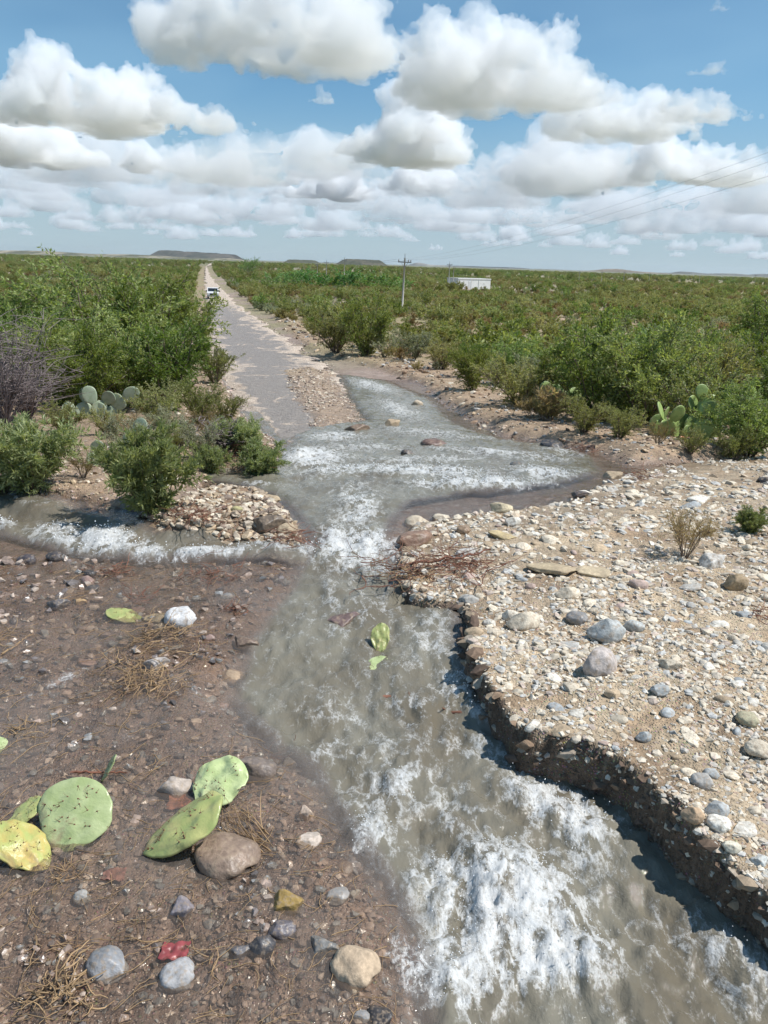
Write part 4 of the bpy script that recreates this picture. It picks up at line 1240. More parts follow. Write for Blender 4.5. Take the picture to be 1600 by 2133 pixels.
def pad_material(name, c1, c2, rough=.45):
    m, nt, b = new_mat(name)
    oi = N(nt, 'ObjectInfo'); tc = N(nt, 'TexCoord').outputs['Object']
    n = noise(nt, 3.5, 4, tc, .4)
    c = mix(nt, mrange(nt, n, .38, .66, 0, 1), c1, c2)
    c = mix(nt, 1.0, c, mrange(nt, oi.outputs['Random'], 0, 1, .8, 1.2), 'MULTIPLY')
    vo = N(nt, 'TexVoronoi', i_Scale=9.0); L(nt, tc, vo.inputs['Vector'])
    c = mix(nt, mrange(nt, vo.outputs['Distance'], .05, .12, .75, 0), c, (.16, .10, .05))
    mud = noise(nt, 2.3, 5, tc, .8, .65)
    c = mix(nt, mrange(nt, mud, .56, .68, 0, .65), c, (.30, .22, .13))
    L(nt, c, b.inputs['Base Color']); b.inputs['Roughness'].default_value = rough
    bump(nt, noise(nt, 14, 3, tc), .35, .01, b)
    return m


M['pad_grey'] = pad_material('grey_cactus_skin', (.25, .31, .20), (.34, .39, .28))
M['pad_green'] = pad_material('green_cactus_skin', (.20, .29, .085), (.30, .38, .13))
M['pad_loose'] = pad_material('washed_pad_skin', (.36, .43, .19), (.48, .54, .28), .3)
M['pad_yellow'] = pad_material('yellowing_pad_skin', (.36, .42, .15), (.52, .50, .20), .32)
M['pad_rust'] = pad_material('rusting_pad_skin', (.34, .37, .12), (.47, .34, .11), .4)
M['spine'] = plain('cactus_spine', (.17, .08, .045), .7, .3, 30)
PADM = {k: [mesh_np('pad', *pad_mesh('pad', 30 + i), M[k]) for i in range(3)] for k in ('pad_grey', 'pad_green')}


def prickly_pear(px, base, pads, size_px, kind, label, seed, wide=1.0):
    rg = np.random.default_rng(seed)
    p = gpz(px, base); dpt = project(p)[2]; s0 = size_px * dpt / F
    e = link('prickly_pear', None, None, p); tag(e, label, 'cactus')
    done = []
    for i in range(pads):
        if i < max(3, pads // 2):
            lev = 0
            b = Vector((rg.uniform(-1, 1) * s0 * 1.3 * wide, rg.uniform(-.6, .6) * s0, -.03)); q = Quaternion((0, 0, 1), rg.uniform(-.9, .9)) @ Quaternion((0, 1, 0), rg.uniform(-.35, .35)) @ Quaternion((1, 0, 0), rg.uniform(-.35, .15))
        else:
            b0, q0, sz, lev = done[rg.integers(len(done))]
            if lev > 2: continue
            lev += 1
            u = rg.uniform(-.8, .8)
            b = b0 + q0 @ Vector((u * .36 * sz, 0, sz * (.95 - .25 * abs(u)))); q = Quaternion((0, 0, 1), rg.uniform(-.6, .6)) @ q0 @ Quaternion((0, 1, 0), u * .9) @ Quaternion((1, 0, 0), rg.uniform(-.35, .35))
        sz = s0 * rg.uniform(.75, 1.1)
        o = link('pad', PADM[kind][rg.integers(3)], e, b, None, (sz * rg.uniform(.95, 1.15), sz, sz)); o.rotation_euler = q.to_euler()
        done.append((b, q, sz, lev))
    return e


prickly_pear(190, 872, 12, 38, 'pad_grey', 'grey green prickly pear clump at the foot of the left mesquites', 3)
prickly_pear(300, 960, 8, 36, 'pad_grey', 'faded prickly pear behind the leafy shrub at the left cascade', 8)
prickly_pear(205, 975, 4, 34, 'pad_grey', 'small prickly pear between the two leafy water shrubs', 12)
prickly_pear(1185, 872, 13, 38, 'pad_green', 'small prickly pear at the foot of the right mesquites', 5)
prickly_pear(1475, 914, 42, 46, 'pad_green', 'large prickly pear clump on the right shore', 7, 1.8)
prickly_pear(1435, 920, 3, 30, 'pad_green', 'few low cactus pads beside the orange scrap', 15)


def loose_pad(px, py, length_px, mat, label, yaw, lean=8, curl=.0, lip=.1, seed=1, lift=.02, wide=1.15, roll=0):
    """a broken-off pad lying on the flooded ground; yaw 0 points away from the camera"""
    V, Fc = pad_mesh('pad', seed, 4, .032, curl, lip)
    p = gpw(px, py) if 'stream' in label else gpz(px, py); dpt = project(p)[2]; sz = length_px * dpt / F
    V = V - np.array((0, 0, .5))
    e = link('cactus_pad', mesh_np('cactus_pad', V, Fc, M[mat]))
    tag(e, label, 'cactus pad')
    q = Quaternion((0, 0, 1), math.radians(yaw)) @ Quaternion((1, 0, 0), math.radians(-90 + lean)) @ Quaternion((0, 0, 1), math.radians(roll))
    e.rotation_euler = q.to_euler(); e.scale = (sz * wide, sz, sz)
    e.location = (p[0], p[1], p[2] + lift + sz * .5 * math.sin(math.radians(max(lean, 0))))
    rg = np.random.default_rng(seed + 50); g = Geo()
    top = [i for i in range(len(V)) if V[i, 1] < 0]
    side = -1
    for _ in range(30):
        i = top[rg.integers(len(top))]; b = V[i]
        n_ = np.array((0, side, 0.))
        rv, rf = ICO[1]
        g.add(rv * .011 + b, rf)
        for _ in range(2):
            d = n_ * .5 + rg.normal(size=3) * .5; d /= np.linalg.norm(d)
            g.add(*tube(np.stack([b, b + d * .035, b + d * .07]), [.0028, .002, .001], 3, False))
    s_ = link('spines', g.mesh('spines', M['spine']), e); s_['kind'] = 'stuff'
    return e


loose_pad(156, 1740, 150, 'pad_loose', 'big round green cactus pad with spine marks in the left foreground', -8, 38, .35, .16, 3, .02, 1.35)
loose_pad(455, 1672, 125, 'pad_loose', 'green cactus pad with a wrinkled edge leaning behind the yellow one', -35, 30, .25, .35, 5, .04, 1.15)
loose_pad(382, 1768, 190, 'pad_yellow', 'yellow green cactus pad lying on its side before the brown boulder', -68, 30, .3, .2, 7, .03, .8, 0)
loose_pad(52, 1790, 150, 'pad_rust', 'yellow and orange decaying cactus pad at the left edge', 62, 22, .3, .3, 9, .02, .8)
loose_pad(52, 1725, 90, 'pad_yellow', 'small pale green pad behind the decaying orange one', -50, 30, .2, .2, 11, .03, .8)
loose_pad(-8, 1566, 50, 'pad_loose', 'green pad tip cut by the left edge above the cactus pads', 30, 15, .1, .2, 13)
loose_pad(262, 1290, 82, 'pad_yellow', 'muddy yellow green pad beside the big white boulder', 80, 12, .2, .2, 15, .01, .8)
w1 = loose_pad(792, 1348, 66, 'pad_yellow', 'yellow pad with torn reddish edge standing in mid stream', -5, 48, .1, .3, 17, -.01, .75)
w2 = loose_pad(796, 1392, 66, 'pad_loose', 'pale green pad awash in the stream below the yellow one', 10, 10, .1, .2, 19, .0, 1.2)
loose_pad(230, 1632, 66, 'pad_loose', 'thin green pad seen on edge behind the big round one', -70, 60, .0, .1, 21, .02, .5)

# ------------------------------------------------------------------ roots, branches, drift
def strands(name, P0, n, length, r, seed, mat, flat=.35, curl=.6, spread=1.0, dirv=None, up=0.0, wid=0.0, rad=.003, seg=9):
    rg = np.random.default_rng(seed); g = Geo()
    for _ in range(n):
        a = rg.uniform(0, 6.28) if dirv is None else dirv + rg.normal() * spread
        b = np.array((rg.normal() * r * (1 + wid), rg.normal() * r, abs(rg.normal()) * r * flat))
        h = a; el = rg.uniform(-.1, .5) * up; P = [b]; st = length * rg.uniform(.5, 1.2) / seg
        kk = rg.normal() * curl
        for _ in range(seg - 1):
            h += kk * .35 + rg.normal() * curl * .5; el += rg.normal() * .15 * (up > 0)
            q = P[-1] + st * np.array((math.cos(h) * math.cos(el), math.sin(h) * math.cos(el), math.sin(el) + rg.normal() * .12))
            q[2] = max(q[2], .002); P.append(q)
        g.add(*tube(np.array(P), np.linspace(1, .4, seg) * rad * rg.uniform(.5, 1.5), 3, False))
    return g.mesh(name, mat, True)


DRIFT = [  # px, py, n, length px, radius px, material, label, name
    (345, 1335, 60, 90, 26, 'root', 'tan root tangle below the big white boulder'), (300, 1430, 80, 90, 34, 'root', 'wide tan root mat in the left shallows'),
    (270, 1390, 30, 70, 20, 'root', 'tan roots left of the root wrapped grey stone'),
    (435, 1205, 50, 70, 20, 'redroot', 'reddish root heap with white stones at its foot'), (232, 1196, 40, 60, 13, 'redroot', 'small red root clump below the left cascade'),
    (500, 1272, 26, 40, 10, 'redroot', 'little red root tuft alone in the shallow flow'), (290, 1252, 40, 50, 10, 'redroot', 'dark red root stub behind the muddy cactus pad'),
    (572, 1562, 34, 60, 8, 'redroot', 'upright red brown root stub at the stream edge'), (705, 1660, 20, 50, 6, 'redroot', 'small red root on the edge of the white water'),
    (890, 1198, 90, 120, 36, 'redroot', 'big red brown branch tangle below the chute'), (960, 1185, 50, 110, 18, 'redroot', 'red roots trailing onto the bank beside the branch tangle'),
    (850, 1205, 50, 80, 16, 'root', 'straw coloured grass caught under the branch tangle'), (400, 1095, 50, 80, 18, 'redroot', 'brown roots on the left of the gravel island'),
    (600, 1125, 50, 70, 18, 'redroot', 'brown roots hanging at the water end of the gravel island'), (500, 970, 60, 80, 24, 'redroot', 'brown driftwood heap on the left pool shore'),
    (850, 775, 50, 60, 18, 'redroot', 'brown drift heap on the far shore of the rapids'), (40, 1530, 40, 50, 16, 'root', 'orange root tuft at the left edge'),
    (140, 1830, 26, 60, 10, 'root', 'yellow grass tuft in the left foreground'), (130, 2070, 60, 90, 22, 'root', 'straw tuft low in the left foreground'),
    (1330, 1000, 40, 60, 16, 'redroot', 'brown roots on the gravel right of the pool'), (1590, 1290, 16, 80, 14, 'redroot', 'dry twigs on the gravel at the right edge'),
    (20, 1330, 24, 80, 16, 'root', 'tan roots in the shallows at the left edge'), (850, 1985, 30, 70, 14, 'redroot', 'red brown roots at the foreground stream edge'),
    (545, 1770, 60, 130, 18, 'root', 'combed out fine roots caught on the big brown boulder'), (1230, 940, 40, 60, 14, 'redroot', 'brown roots on the far shore by the dark boulder'),
]
for i, (px, py, n, lp, rp, mt, lab) in enumerate(DRIFT):
    p = gpz(px, py); k = project(p)[2] / F
    upv = .9 if 'stub' in lab or 'tuft' in lab else .28 if 'tangle' in lab or 'heap' in lab else .15
    me = strands('root_tangle', p, n, lp * k, rp * k, 500 + i, M[mt], .5, .55 if 'combed' not in lab else .2, 1.0 if 'combed' not in lab else .35, 2.6 if 'combed' in lab else None, upv, .8 if 'branch' in lab else .2,
                 rad=.0034 if 'branch' in lab or 'stub' in lab else .003)
    tag(link('root_tangle', me, None, (p[0], p[1], p[2] + .004)), lab, 'roots')
# thin straw strewn over the wet ground by the flow
rg = np.random.default_rng(901); g = Geo()
cnt = 0
while cnt < 520:
    px, py = rg.uniform(-40, 860), rg.uniform(1180, 2150)
    p = gp(px, py); z, W, o_ = lie(np.array([p[0]]), np.array([p[1]]))
    if o_['main'][0] < 0 or o_['bank'][0] < .05: continue
    cnt += 1
    k = project(p)[2] / F; a = rg.normal() * .7 + 3.7; st = rg.uniform(25, 100) * k / 6; P = [np.array((p[0], p[1], 0.))]
    for _ in range(6):
        a += rg.normal() * .28; P.append(P[-1] + st * np.array((math.cos(a), math.sin(a), 0)))
    P = np.array(P); zz, ww, _ = lie(P[:, 0], P[:, 1]); P[:, 2] = G0(P[:, 1]) + np.maximum(zz, ww) + .004
    g.add(*tube(P, rg.uniform(.0008, .0019), 3, False))
tag(link('straw_litter', g.mesh('straw_litter', M['root'])), 'fine straw and rootlets strewn over the wet ground', None, None, 'stuff')

# long half buried branch across the stream, and a few sticks
def branch(pts, r, label, mat='redroot', dz=.0):
    P = np.array([(gpw(*q) if 'stream' in label else gpz(*q)) + np.array((0, 0, dz)) for q in pts])
    u = np.linspace(0, 1, 16); s_ = np.linspace(0, 1, len(P))
    C = np.stack([np.interp(u, s_, P[:, i]) for i in range(3)], -1) + rng.normal(size=(16, 3)) * r * .5
    g = Geo(); g.add(*tube(C, np.linspace(r, r * .5, 16), 6))
    for i in (4, 8, 11):
        d = rng.normal(size=3) * r * 5; d[2] = abs(d[2]) * .4; g.add(*tube(np.stack([C[i], C[i] + d * .5, C[i] + d]), [r * .4, r * .3, r * .1], 4, False))
    tag(link('branch', g.mesh('branch', M[mat])), label, 'branch')


branch([(800, 1455), (880, 1475), (960, 1492), (1060, 1522)], .016, 'long red brown branch lying across the stream', dz=.012)
branch([(800, 1200), (880, 1190), (960, 1180), (1020, 1165)], .012, 'thicker red branch in the tangle below the chute', dz=.07)
branch([(150, 1620), (265, 1622)], .006, 'thin stick behind the big round cactus pad', dz=.03)
branch([(5, 1370), (70, 1325)], .006, 'pale stick in the shallows at the left edge', 'root', dz=.02)
branch([(388, 958), (455, 850)], .014, 'slanting bare stick on the left shore', 'deadwood', dz=.15)

# bits of rubbish
def scrap(px, py, w, colr, label, mat_rough=.4):
    p = gpz(px, py); k = project(p)[2] / F; w *= k
    n = 14; u = np.linspace(-1, 1, n); U, V_ = np.meshgrid(u, u, indexing='ij')
    Zz = fbm(U * 1.5 + px, V_ * 1.5, 3, 5) * .5 * w + .2 * w
    R_ = 1 + .25 * fbm(U * 2 + 4, V_ * 2 + py, 2, 6)
    V = np.stack([U * R_ * w / 2, V_ * R_ * w / 2.6, Zz * .6], -1).reshape(-1, 3)
    Vb = V - np.array((0, 0, .004)); f = grid_faces(n, n)
    m = plain('scrap_plastic', colr, mat_rough, .35, 25)
    tag(link('scrap', mesh_np('scrap', np.concatenate([V, Vb]), np.concatenate([f, f[:, ::-1] + n * n]), m), None, (p[0], p[1], p[2] + .01)), label, 'scrap')


scrap(365, 1990, 56, (.26, .06, .06), 'crumpled red scrap awash behind a light grey stone')
scrap(378, 1680, 55, (.30, .12, .07), 'rust red scrap between the pale boulder and green pad', .8)
scrap(238, 1830, 45, (.24, .12, .09), 'dull red scrap under the shallow water in the left foreground', .8)
scrap(1430, 920, 26, (.55, .2, .10), 'orange scrap below the large prickly pear')

# flying drops over the white water
rg = np.random.default_rng(31); g = Geo()
cand = np.nonzero((foam > .55) & (rapid > .5) & (WY < 9) & (depth > .03))[0]
pick = cand[rg.integers(len(cand), size=2600)]
rv, rf = ICO[1]
for i in pick:
    d = WD[i]; r = d / F * rg.uniform(.5, 1.5) * 1.0
    g.add(rv[:, :] * r + WV[i] + np.array((rg.normal() * .02, rg.normal() * .02, abs(rg.normal()) * .022 + r)), rf)
M['drop'] = plain('water_drop', (.85, .86, .86), .12, .05, 5)
tag(link('spray', g.mesh('spray', M['drop'])), 'small flying drops over the white water', None, None, 'stuff')

# ------------------------------------------------------------------ far things: hills, shed, poles, wires, truck
def hill(px0, px1, ytop, D, depth, label, profile, cols, seed, name='hill'):
    a, b = ray(px0, 560), ray(px1, 560)
    x0, x1 = a[0] / a[1] * D, b[0] / b[1] * D
    xm = (x0 + x1) / 2
    c = ray((px0 + px1) / 2, ytop); H = CAMZ + c[2] / c[1] * D - float(G0(D))
    n, m = 90, 26
    u, v = np.linspace(-1, 1, n), np.linspace(-1, 1, m)
    U, V_ = np.meshgrid(u, v, indexing='ij')
    prof = profile(U)
    rise = sstep(1, .15, np.abs(V_)) * prof
    Zz = rise * H * (1 + .16 * fbm(U * 5 + seed, V_ * 3, 4, seed)) + fbm(U * 14, V_ * 5 + seed, 4, seed + 1) * H * .10 * rise
    V = np.stack([xm + U * (x1 - x0) / 2, D + V_ * depth, float(G0(D)) - 3 + Zz], -1).reshape(-1, 3)
    m_, nt, bs = new_mat('hillside')
    pos = N(nt, 'NewGeometry').outputs['Position']
    mp = N(nt, 'Mapping', i_Scale=(1, .3, 3.0)); L(nt, pos, mp.inputs[0])
    nz = noise(nt, .012 * 4000 / D, 5, mp.outputs[0], .3)
    nz2 = noise(nt, .07 * 4000 / D, 3, pos)
    c_ = mix(nt, mrange(nt, nz, .45, .62, 0, 1), cols[0], cols[1])
    L(nt, mix(nt, 1.0, c_, mrange(nt, nz2, .3, .7, .6, 1.4), 'MULTIPLY'), bs.inputs['Base Color']); bs.inputs['Roughness'].default_value = 1
    bs.inputs['Specular IOR Level'].default_value = .1
    tag(link(name, mesh_np(name, V, grid_faces(n, m), m_)), kind='structure')


def mound(U): return np.clip(1 - U * U, 0, 1) ** 1.2
def mesa(U): return sstep(1, .62, np.abs(U))
def ridge(U): return sstep(1, .9, np.abs(U)) * (.72 + .28 * np.sin(U * 9 + 1) * np.cos(U * 4))


hill(-400, 520, 521, 5200, 500, '', ridge, ((.10, .10, .06), (.30, .26, .19)), 3)
hill(325, 505, 522, 5600, 500, '', lambda U: sstep(1, .75, np.abs(U)) * (1 - .3 * (U + 1) / 2), ((.055, .06, .05), (.10, .09, .075)), 5)
hill(592, 668, 540, 3600, 250, '', mesa, ((.07, .075, .045), (.10, .095, .06)), 7)
hill(688, 822, 539, 3300, 300, '', lambda U: sstep(1, .55, np.abs(U + .12 * U)) * (1 - .25 * (U > .3) * (U - .3)), ((.06, .065, .04), (.11, .10, .07)), 9)
hill(835, 1120, 550, 9000, 600, '', lambda U: np.clip(.45 * sstep(1, .7, np.abs(U)) + .6 * np.exp(-((U + .75) / .12) ** 2), 0, 1), ((.14, .14, .13), (.30, .28, .25)), 11)
hill(1190, 1420, 560, 6500, 500, '', lambda U: .45 * mound(U) + .55 * np.exp(-((U + .25) / .28) ** 2) * mound(U), ((.15, .12, .08), (.22, .17, .12)), 13)
hill(1405, 1800, 570, 8000, 500, '', ridge, ((.10, .10, .09), (.15, .14, .11)), 15)
hill(1100, 1700, 568, 11000, 700, '', ridge, ((.11, .12, .11), (.16, .15, .13)), 17)

M['white_wall'] = plain('white_plaster', (.74, .73, .70), .85, .06, .8)
M['white_trim'] = plain('white_concrete', (.66, .65, .62), .85, .08, 1.5)
M['dark_gap'] = plain('dark_opening', (.09, .09, .10), .6, .2, 3)
M['metal_door'] = plain('painted_door', (.62, .62, .60), .5, .08, 2)
M['concrete'] = plain('pole_concrete', (.46, .43, .39), .9, .15, 4)
M['steel'] = plain('galvanised_steel', (.32, .32, .32), .45, .1, 5, .6)
M['porcelain'] = plain('insulator', (.25, .17, .13), .3, .1, 5)
M['wire'] = plain('power_wire', (.20, .20, .21), .5, .05, 1, .5)
M['car_white'] = plain('white_car_paint', (.80, .80, .80), .25, .02, 1)
M['car_glass'] = plain('car_glass', (.02, .025, .03), .06, .05, 1)
M['tyre'] = plain('tyre_rubber', (.025, .025, .025), .85, .1, 9)
M['lamp'] = plain('headlamp_lens', (.75, .75, .72), .15, .05, 3)
M['tail'] = plain('tail_lamp', (.45, .03, .02), .3, .05, 3)


def part(name, pieces, mat, parent, smooth=False):
    g = Geo()
    for V, Fc in pieces: g.add(V, Fc)
    return link(name, g.mesh(name, mat, smooth), parent)


def shed(px0, px1, ybase, ytop, label, parts=True):
    p = gp((px0 + px1) / 2, ybase); k = project(p)[2] / F
    w, h = (px1 - px0) * k, (ybase - ytop) * k
    e = link('shed', None, None, (p[0], p[1] + 3, p[2] - .1), (0, 0, .55)); tag(e, label, 'building')
    part('wall', [box(-w / 2, w / 2, -3, 3, 0, h * .9)], M['white_wall'], e)
    part('roof', [box(-w / 2 - .12, w / 2 + .12, -3.12, 3.12, h * .9, h)], M['white_trim'], e)
    if parts:
        d = part('door', [box(-w * .18, -w * .10, -3.05, -3.005, .1, h * .72)], M['metal_door'], e)
        part('door_frame', [box(-w * .188, -w * .18, -3.06, -3.005, 0, h * .75), box(-w * .10, -w * .092, -3.06, -3.005, 0, h * .75)], M['white_trim'], d)
        part('pilaster', [box(-w * .13 + w * .02, -w * .13 + w * .035, -3.1, -3.005, 0, h * .89)], M['white_trim'], e)
        part('pilaster', [box(w * .12, w * .135, -3.1, -3.005, 0, h * .89)], M['white_trim'], e)
        part('window', [box(w * .27, w * .31, -3.03, -3.005, h * .45, h * .62)], M['metal_door'], e)
    return e


_s = shed(936, 1020, 602, 580, 'long low white shed with flat roof beyond the tall pole')
shed(612, 662, 573, 567, 'far low white building behind the green grove', False)
PLAND.append(('the long white shed', _s.location.x, _s.location.y))


def pole(px, ybase, ytop, label, arm=1.0, lean=0.0):
    p = gp(px, ybase); k = project(p)[2] / F; h = (ybase - ytop) * k
    e = link('utility_pole', None, None, (p[0], p[1], float(G0(p[1])) - .2), (0, lean, 0)); tag(e, label, 'utility pole')
    r = max(.15, .45 * k)
    part('shaft', [tube(np.array([(0, 0, 0), (0, 0, h * .5), (0, 0, h)]), [r, r * .8, r * .6], 8)], M['concrete'], e, True)
    if arm:
        aw = .85 * arm
        c = part('crossarm', [box(-aw, aw, -.06, .06, h * .93 - .07, h * .93 + .07)], M['steel'], e)
        part('brace', [tube(np.array([(-aw * .5, -.07, h * .93), (0, -.07, h * .93 - .8)]), .025, 4), tube(np.array([(aw * .5, -.07, h * .93), (0, -.07, h * .93 - .8)]), .025, 4)], M['steel'], c)
        for x in (-aw * .9, aw * .55, aw * .9):
            part('insulator', [tube(np.array([(x, 0, h * .93 + .07), (x, 0, h * .93 + .16), (x, 0, h * .93 + .3)]), [.05, .07, .04], 6)], M['porcelain'], e)
        part('pole_top_pin', [tube(np.array([(0, 0, h), (0, 0, h + .5)]), [.05, .04], 6)], M['steel'], e)
    e['top'] = h
    return e


POLES = [(837, 655, 540, 'nearest utility pole with crossarm rising from the scrub', 1), (717, 592, 540, 'utility pole above the bright green grove', 1),
         (680, 588, 545, 'second utility pole above the grove, left of the tallest there', 1), (661, 586, 549, 'utility pole by the far low white building', 1),
         (633, 583, 551, 'farthest utility pole left of the far white building', 0), (934, 602, 549, 'utility pole standing behind the left end of the white shed', 1),
         (943, 602, 556, 'shorter pole touching the left wall of the white shed', 0), (1205, 592, 567, 'small pole on the plain, leftmost right of the shed', 1),
         (1252, 590, 566, 'small pole on the plain before the far brown hill', 1), (1298, 592, 567, 'small pole on the plain right of the brown hill top', 1),
         (1351, 592, 569, 'small pole on the plain beyond the dark right shrub', 1), (1455, 594, 571, 'small pole second from the right edge', 0),
         (1570, 600, 573, 'small pole on the plain at the far right', 1)]
pol = []
for px, yb, yt, lab, arm in POLES: pol.append(pole(px, yb, yt, lab, arm, .02 if px == 837 else 0))
PLAND.append(('the nearest utility pole', pol[0].location.x, pol[0].location.y))


def wire(a, b, sag, r, label):
    u = np.linspace(0, 1, 40)[:, None]
    P = np.array(a) * (1 - u) + np.array(b) * u; P[:, 2] -= (4 * sag * u * (1 - u))[:, 0]
    g = Geo(); g.add(*tube(P, r, 4))
    tag(link('power_line', g.mesh('power_line', M['wire'], True)), label, 'wire', 'power lines on the pole row')


t0 = pol[0]; h0 = t0['top'] * .93 + .3
for i, (dx, (rx, ry)) in enumerate([(-1.0, (1600, 272)), (.6, (1600, 292)), (1.0, (1600, 322))]):
    a = np.array((t0.location.x + dx, t0.location.y, t0.location.z + h0))
    d = ray(rx, ry); D = 34.0
    b = CAM + d * D
    b2 = a + (b - a) * 1.25
    wire(a, b2, 1.2, .0045, ['upper power line running from the nearest pole to upper right', 'middle power line running from the nearest pole to upper right', 'lowest power line running from the nearest pole to upper right'][i])
for i in range(3):
    a, b = pol[i], pol[i + 1]
    for dx, w_ in ((-1.0, 'left'), (1.0, 'right')):
        wire((a.location.x + dx, a.location.y, a.location.z + a['top'] * .93 + .3), (b.location.x + dx, b.location.y, b.location.z + b['top'] * .93 + .3), .6, .012,
             f'{w_} wire of the {["first", "second", "third"][i]} far span of the pole row')


def truck(px, py):
    p = gp(px, py)
    e = link('pickup_truck', None, None, (p[0], p[1], float(G0(p[1])) + .06)); tag(e, 'white pickup truck standing on the flooded road far ahead', 'pickup truck')
    W = .92
    def prof(pts, w0, w1=None):
        w1 = w1 or w0; n = len(pts)
        V = np.array([(-w0, y, z) for y, z in pts] + [(w0, y, z) for y, z in pts], float)
        i = np.arange(n); j = (i + 1) % n
        return V, [np.stack([i, j, j + n, i + n], -1), i[None, ::-1], (i + n)[None]]
    # front points towards the camera
    body = link('body', None, e)
    part('hood', [prof([(-2.6, .45), (-2.65, .95), (-1.3, 1.12), (-1.3, .45)], W)], M['car_white'], body)
    part('cab_shell', [prof([(-1.3, .45), (-1.3, 1.12), (-.7, 1.7), (.55, 1.72), (.75, 1.1), (.75, .45)], W * .97)], M['car_white'], body)
    part('bed', [prof([(.78, .5), (.78, 1.1), (2.6, 1.1), (2.6, .5)], W)], M['car_white'], body)
    part('windscreen', [prof([(-1.26, 1.17), (-.76, 1.645), (-.79, 1.665), (-1.29, 1.19)], W * .85)], M['car_glass'], e)
    for s_ in (-1, 1):
        part('side_window', [box(min(s_ * W * .975, s_ * W * .985), max(s_ * W * .975, s_ * W * .985), -.65, .5, 1.18, 1.6)], M['car_glass'], e)
        part('headlight', [box(s_ * .72 - .16, s_ * .72 + .16, -2.68, -2.6, .74, .92)], M['lamp'], e)
        part('tail_light', [box(s_ * .84 - .07, s_ * .84 + .07, 2.6, 2.63, .75, 1.02)], M['tail'], e)
        part('mirror', [box(s_ * 1.06 - .12, s_ * 1.06 + .12, -1.12, -1.0, 1.1, 1.3)], M['tyre'], e)
        for y in (-1.75, 1.65):
            x0, x1 = s_ * (W - .24), s_ * (W + .02)
            wh = link('wheel', None, e)
            part('tyre', [tube(np.array([(x0, y, .38), (x1, y, .38)]), .38, 16)], M['tyre'], wh, False)
            part('rim', [tube(np.array([(s_ * (W - .1), y, .38), (s_ * (W + .035), y, .38)]), .22, 12)], M['steel'], wh, False)
    part('grille', [box(-.52, .52, -2.68, -2.62, .62, .88)], M['tyre'], e)
    part('bumper', [box(-.93, .93, -2.75, -2.56, .38, .58)], M['steel'], e)
    a = math.atan2(ROAD[-3, 1] - ROAD[-5, 1], ROAD[-3, 0] - ROAD[-5, 0])
    e.rotation_euler = (0, 0, -a)
    PLAND.append(('the white pickup truck', p[0], p[1]))


truck(444, 622)

rank_labels(items, PLAND, 'shrub', 'shrubs scattered over the plain')
rank_labels(grove, PLAND, 'tree', 'bright green trees of the far grove')

# ------------------------------------------------------------------ clouds: closed bodies of scattering vapour, flat based, far off
cm = bpy.data.materials.new('cloud_vapour'); cm.use_nodes = True
cnt_ = cm.node_tree; cnt_.nodes.remove(cnt_.nodes['Principled BSDF'])
cv = cnt_.nodes.new('ShaderNodeVolumeScatter')
cv.inputs['Color'].default_value = (.938, .974, 1, 1); cv.inputs['Anisotropy'].default_value = 0.0
cv.inputs['Density'].default_value = .0055
cnt_.links.new(cv.outputs[0], cnt_.nodes['Material Output'].inputs['Volume'])
cm2 = cm.copy(); cm2.name = 'far_cloud_vapour'
cm2.node_tree.nodes['Volume Scatter'].inputs['Density'].default_value = .0015
ctex = []
for i, (szs, bas) in enumerate(((300, 'VORONOI_F1'), (130, 'VORONOI_F1'), (55, 'VORONOI_F1'), (420, 'ORIGINAL_PERLIN'))):
    tx = bpy.data.textures.new('puff', 'CLOUDS'); tx.noise_scale, tx.noise_depth, tx.noise_basis = szs, 2, bas
    ctex.append(tx)
ALT = 1300.0


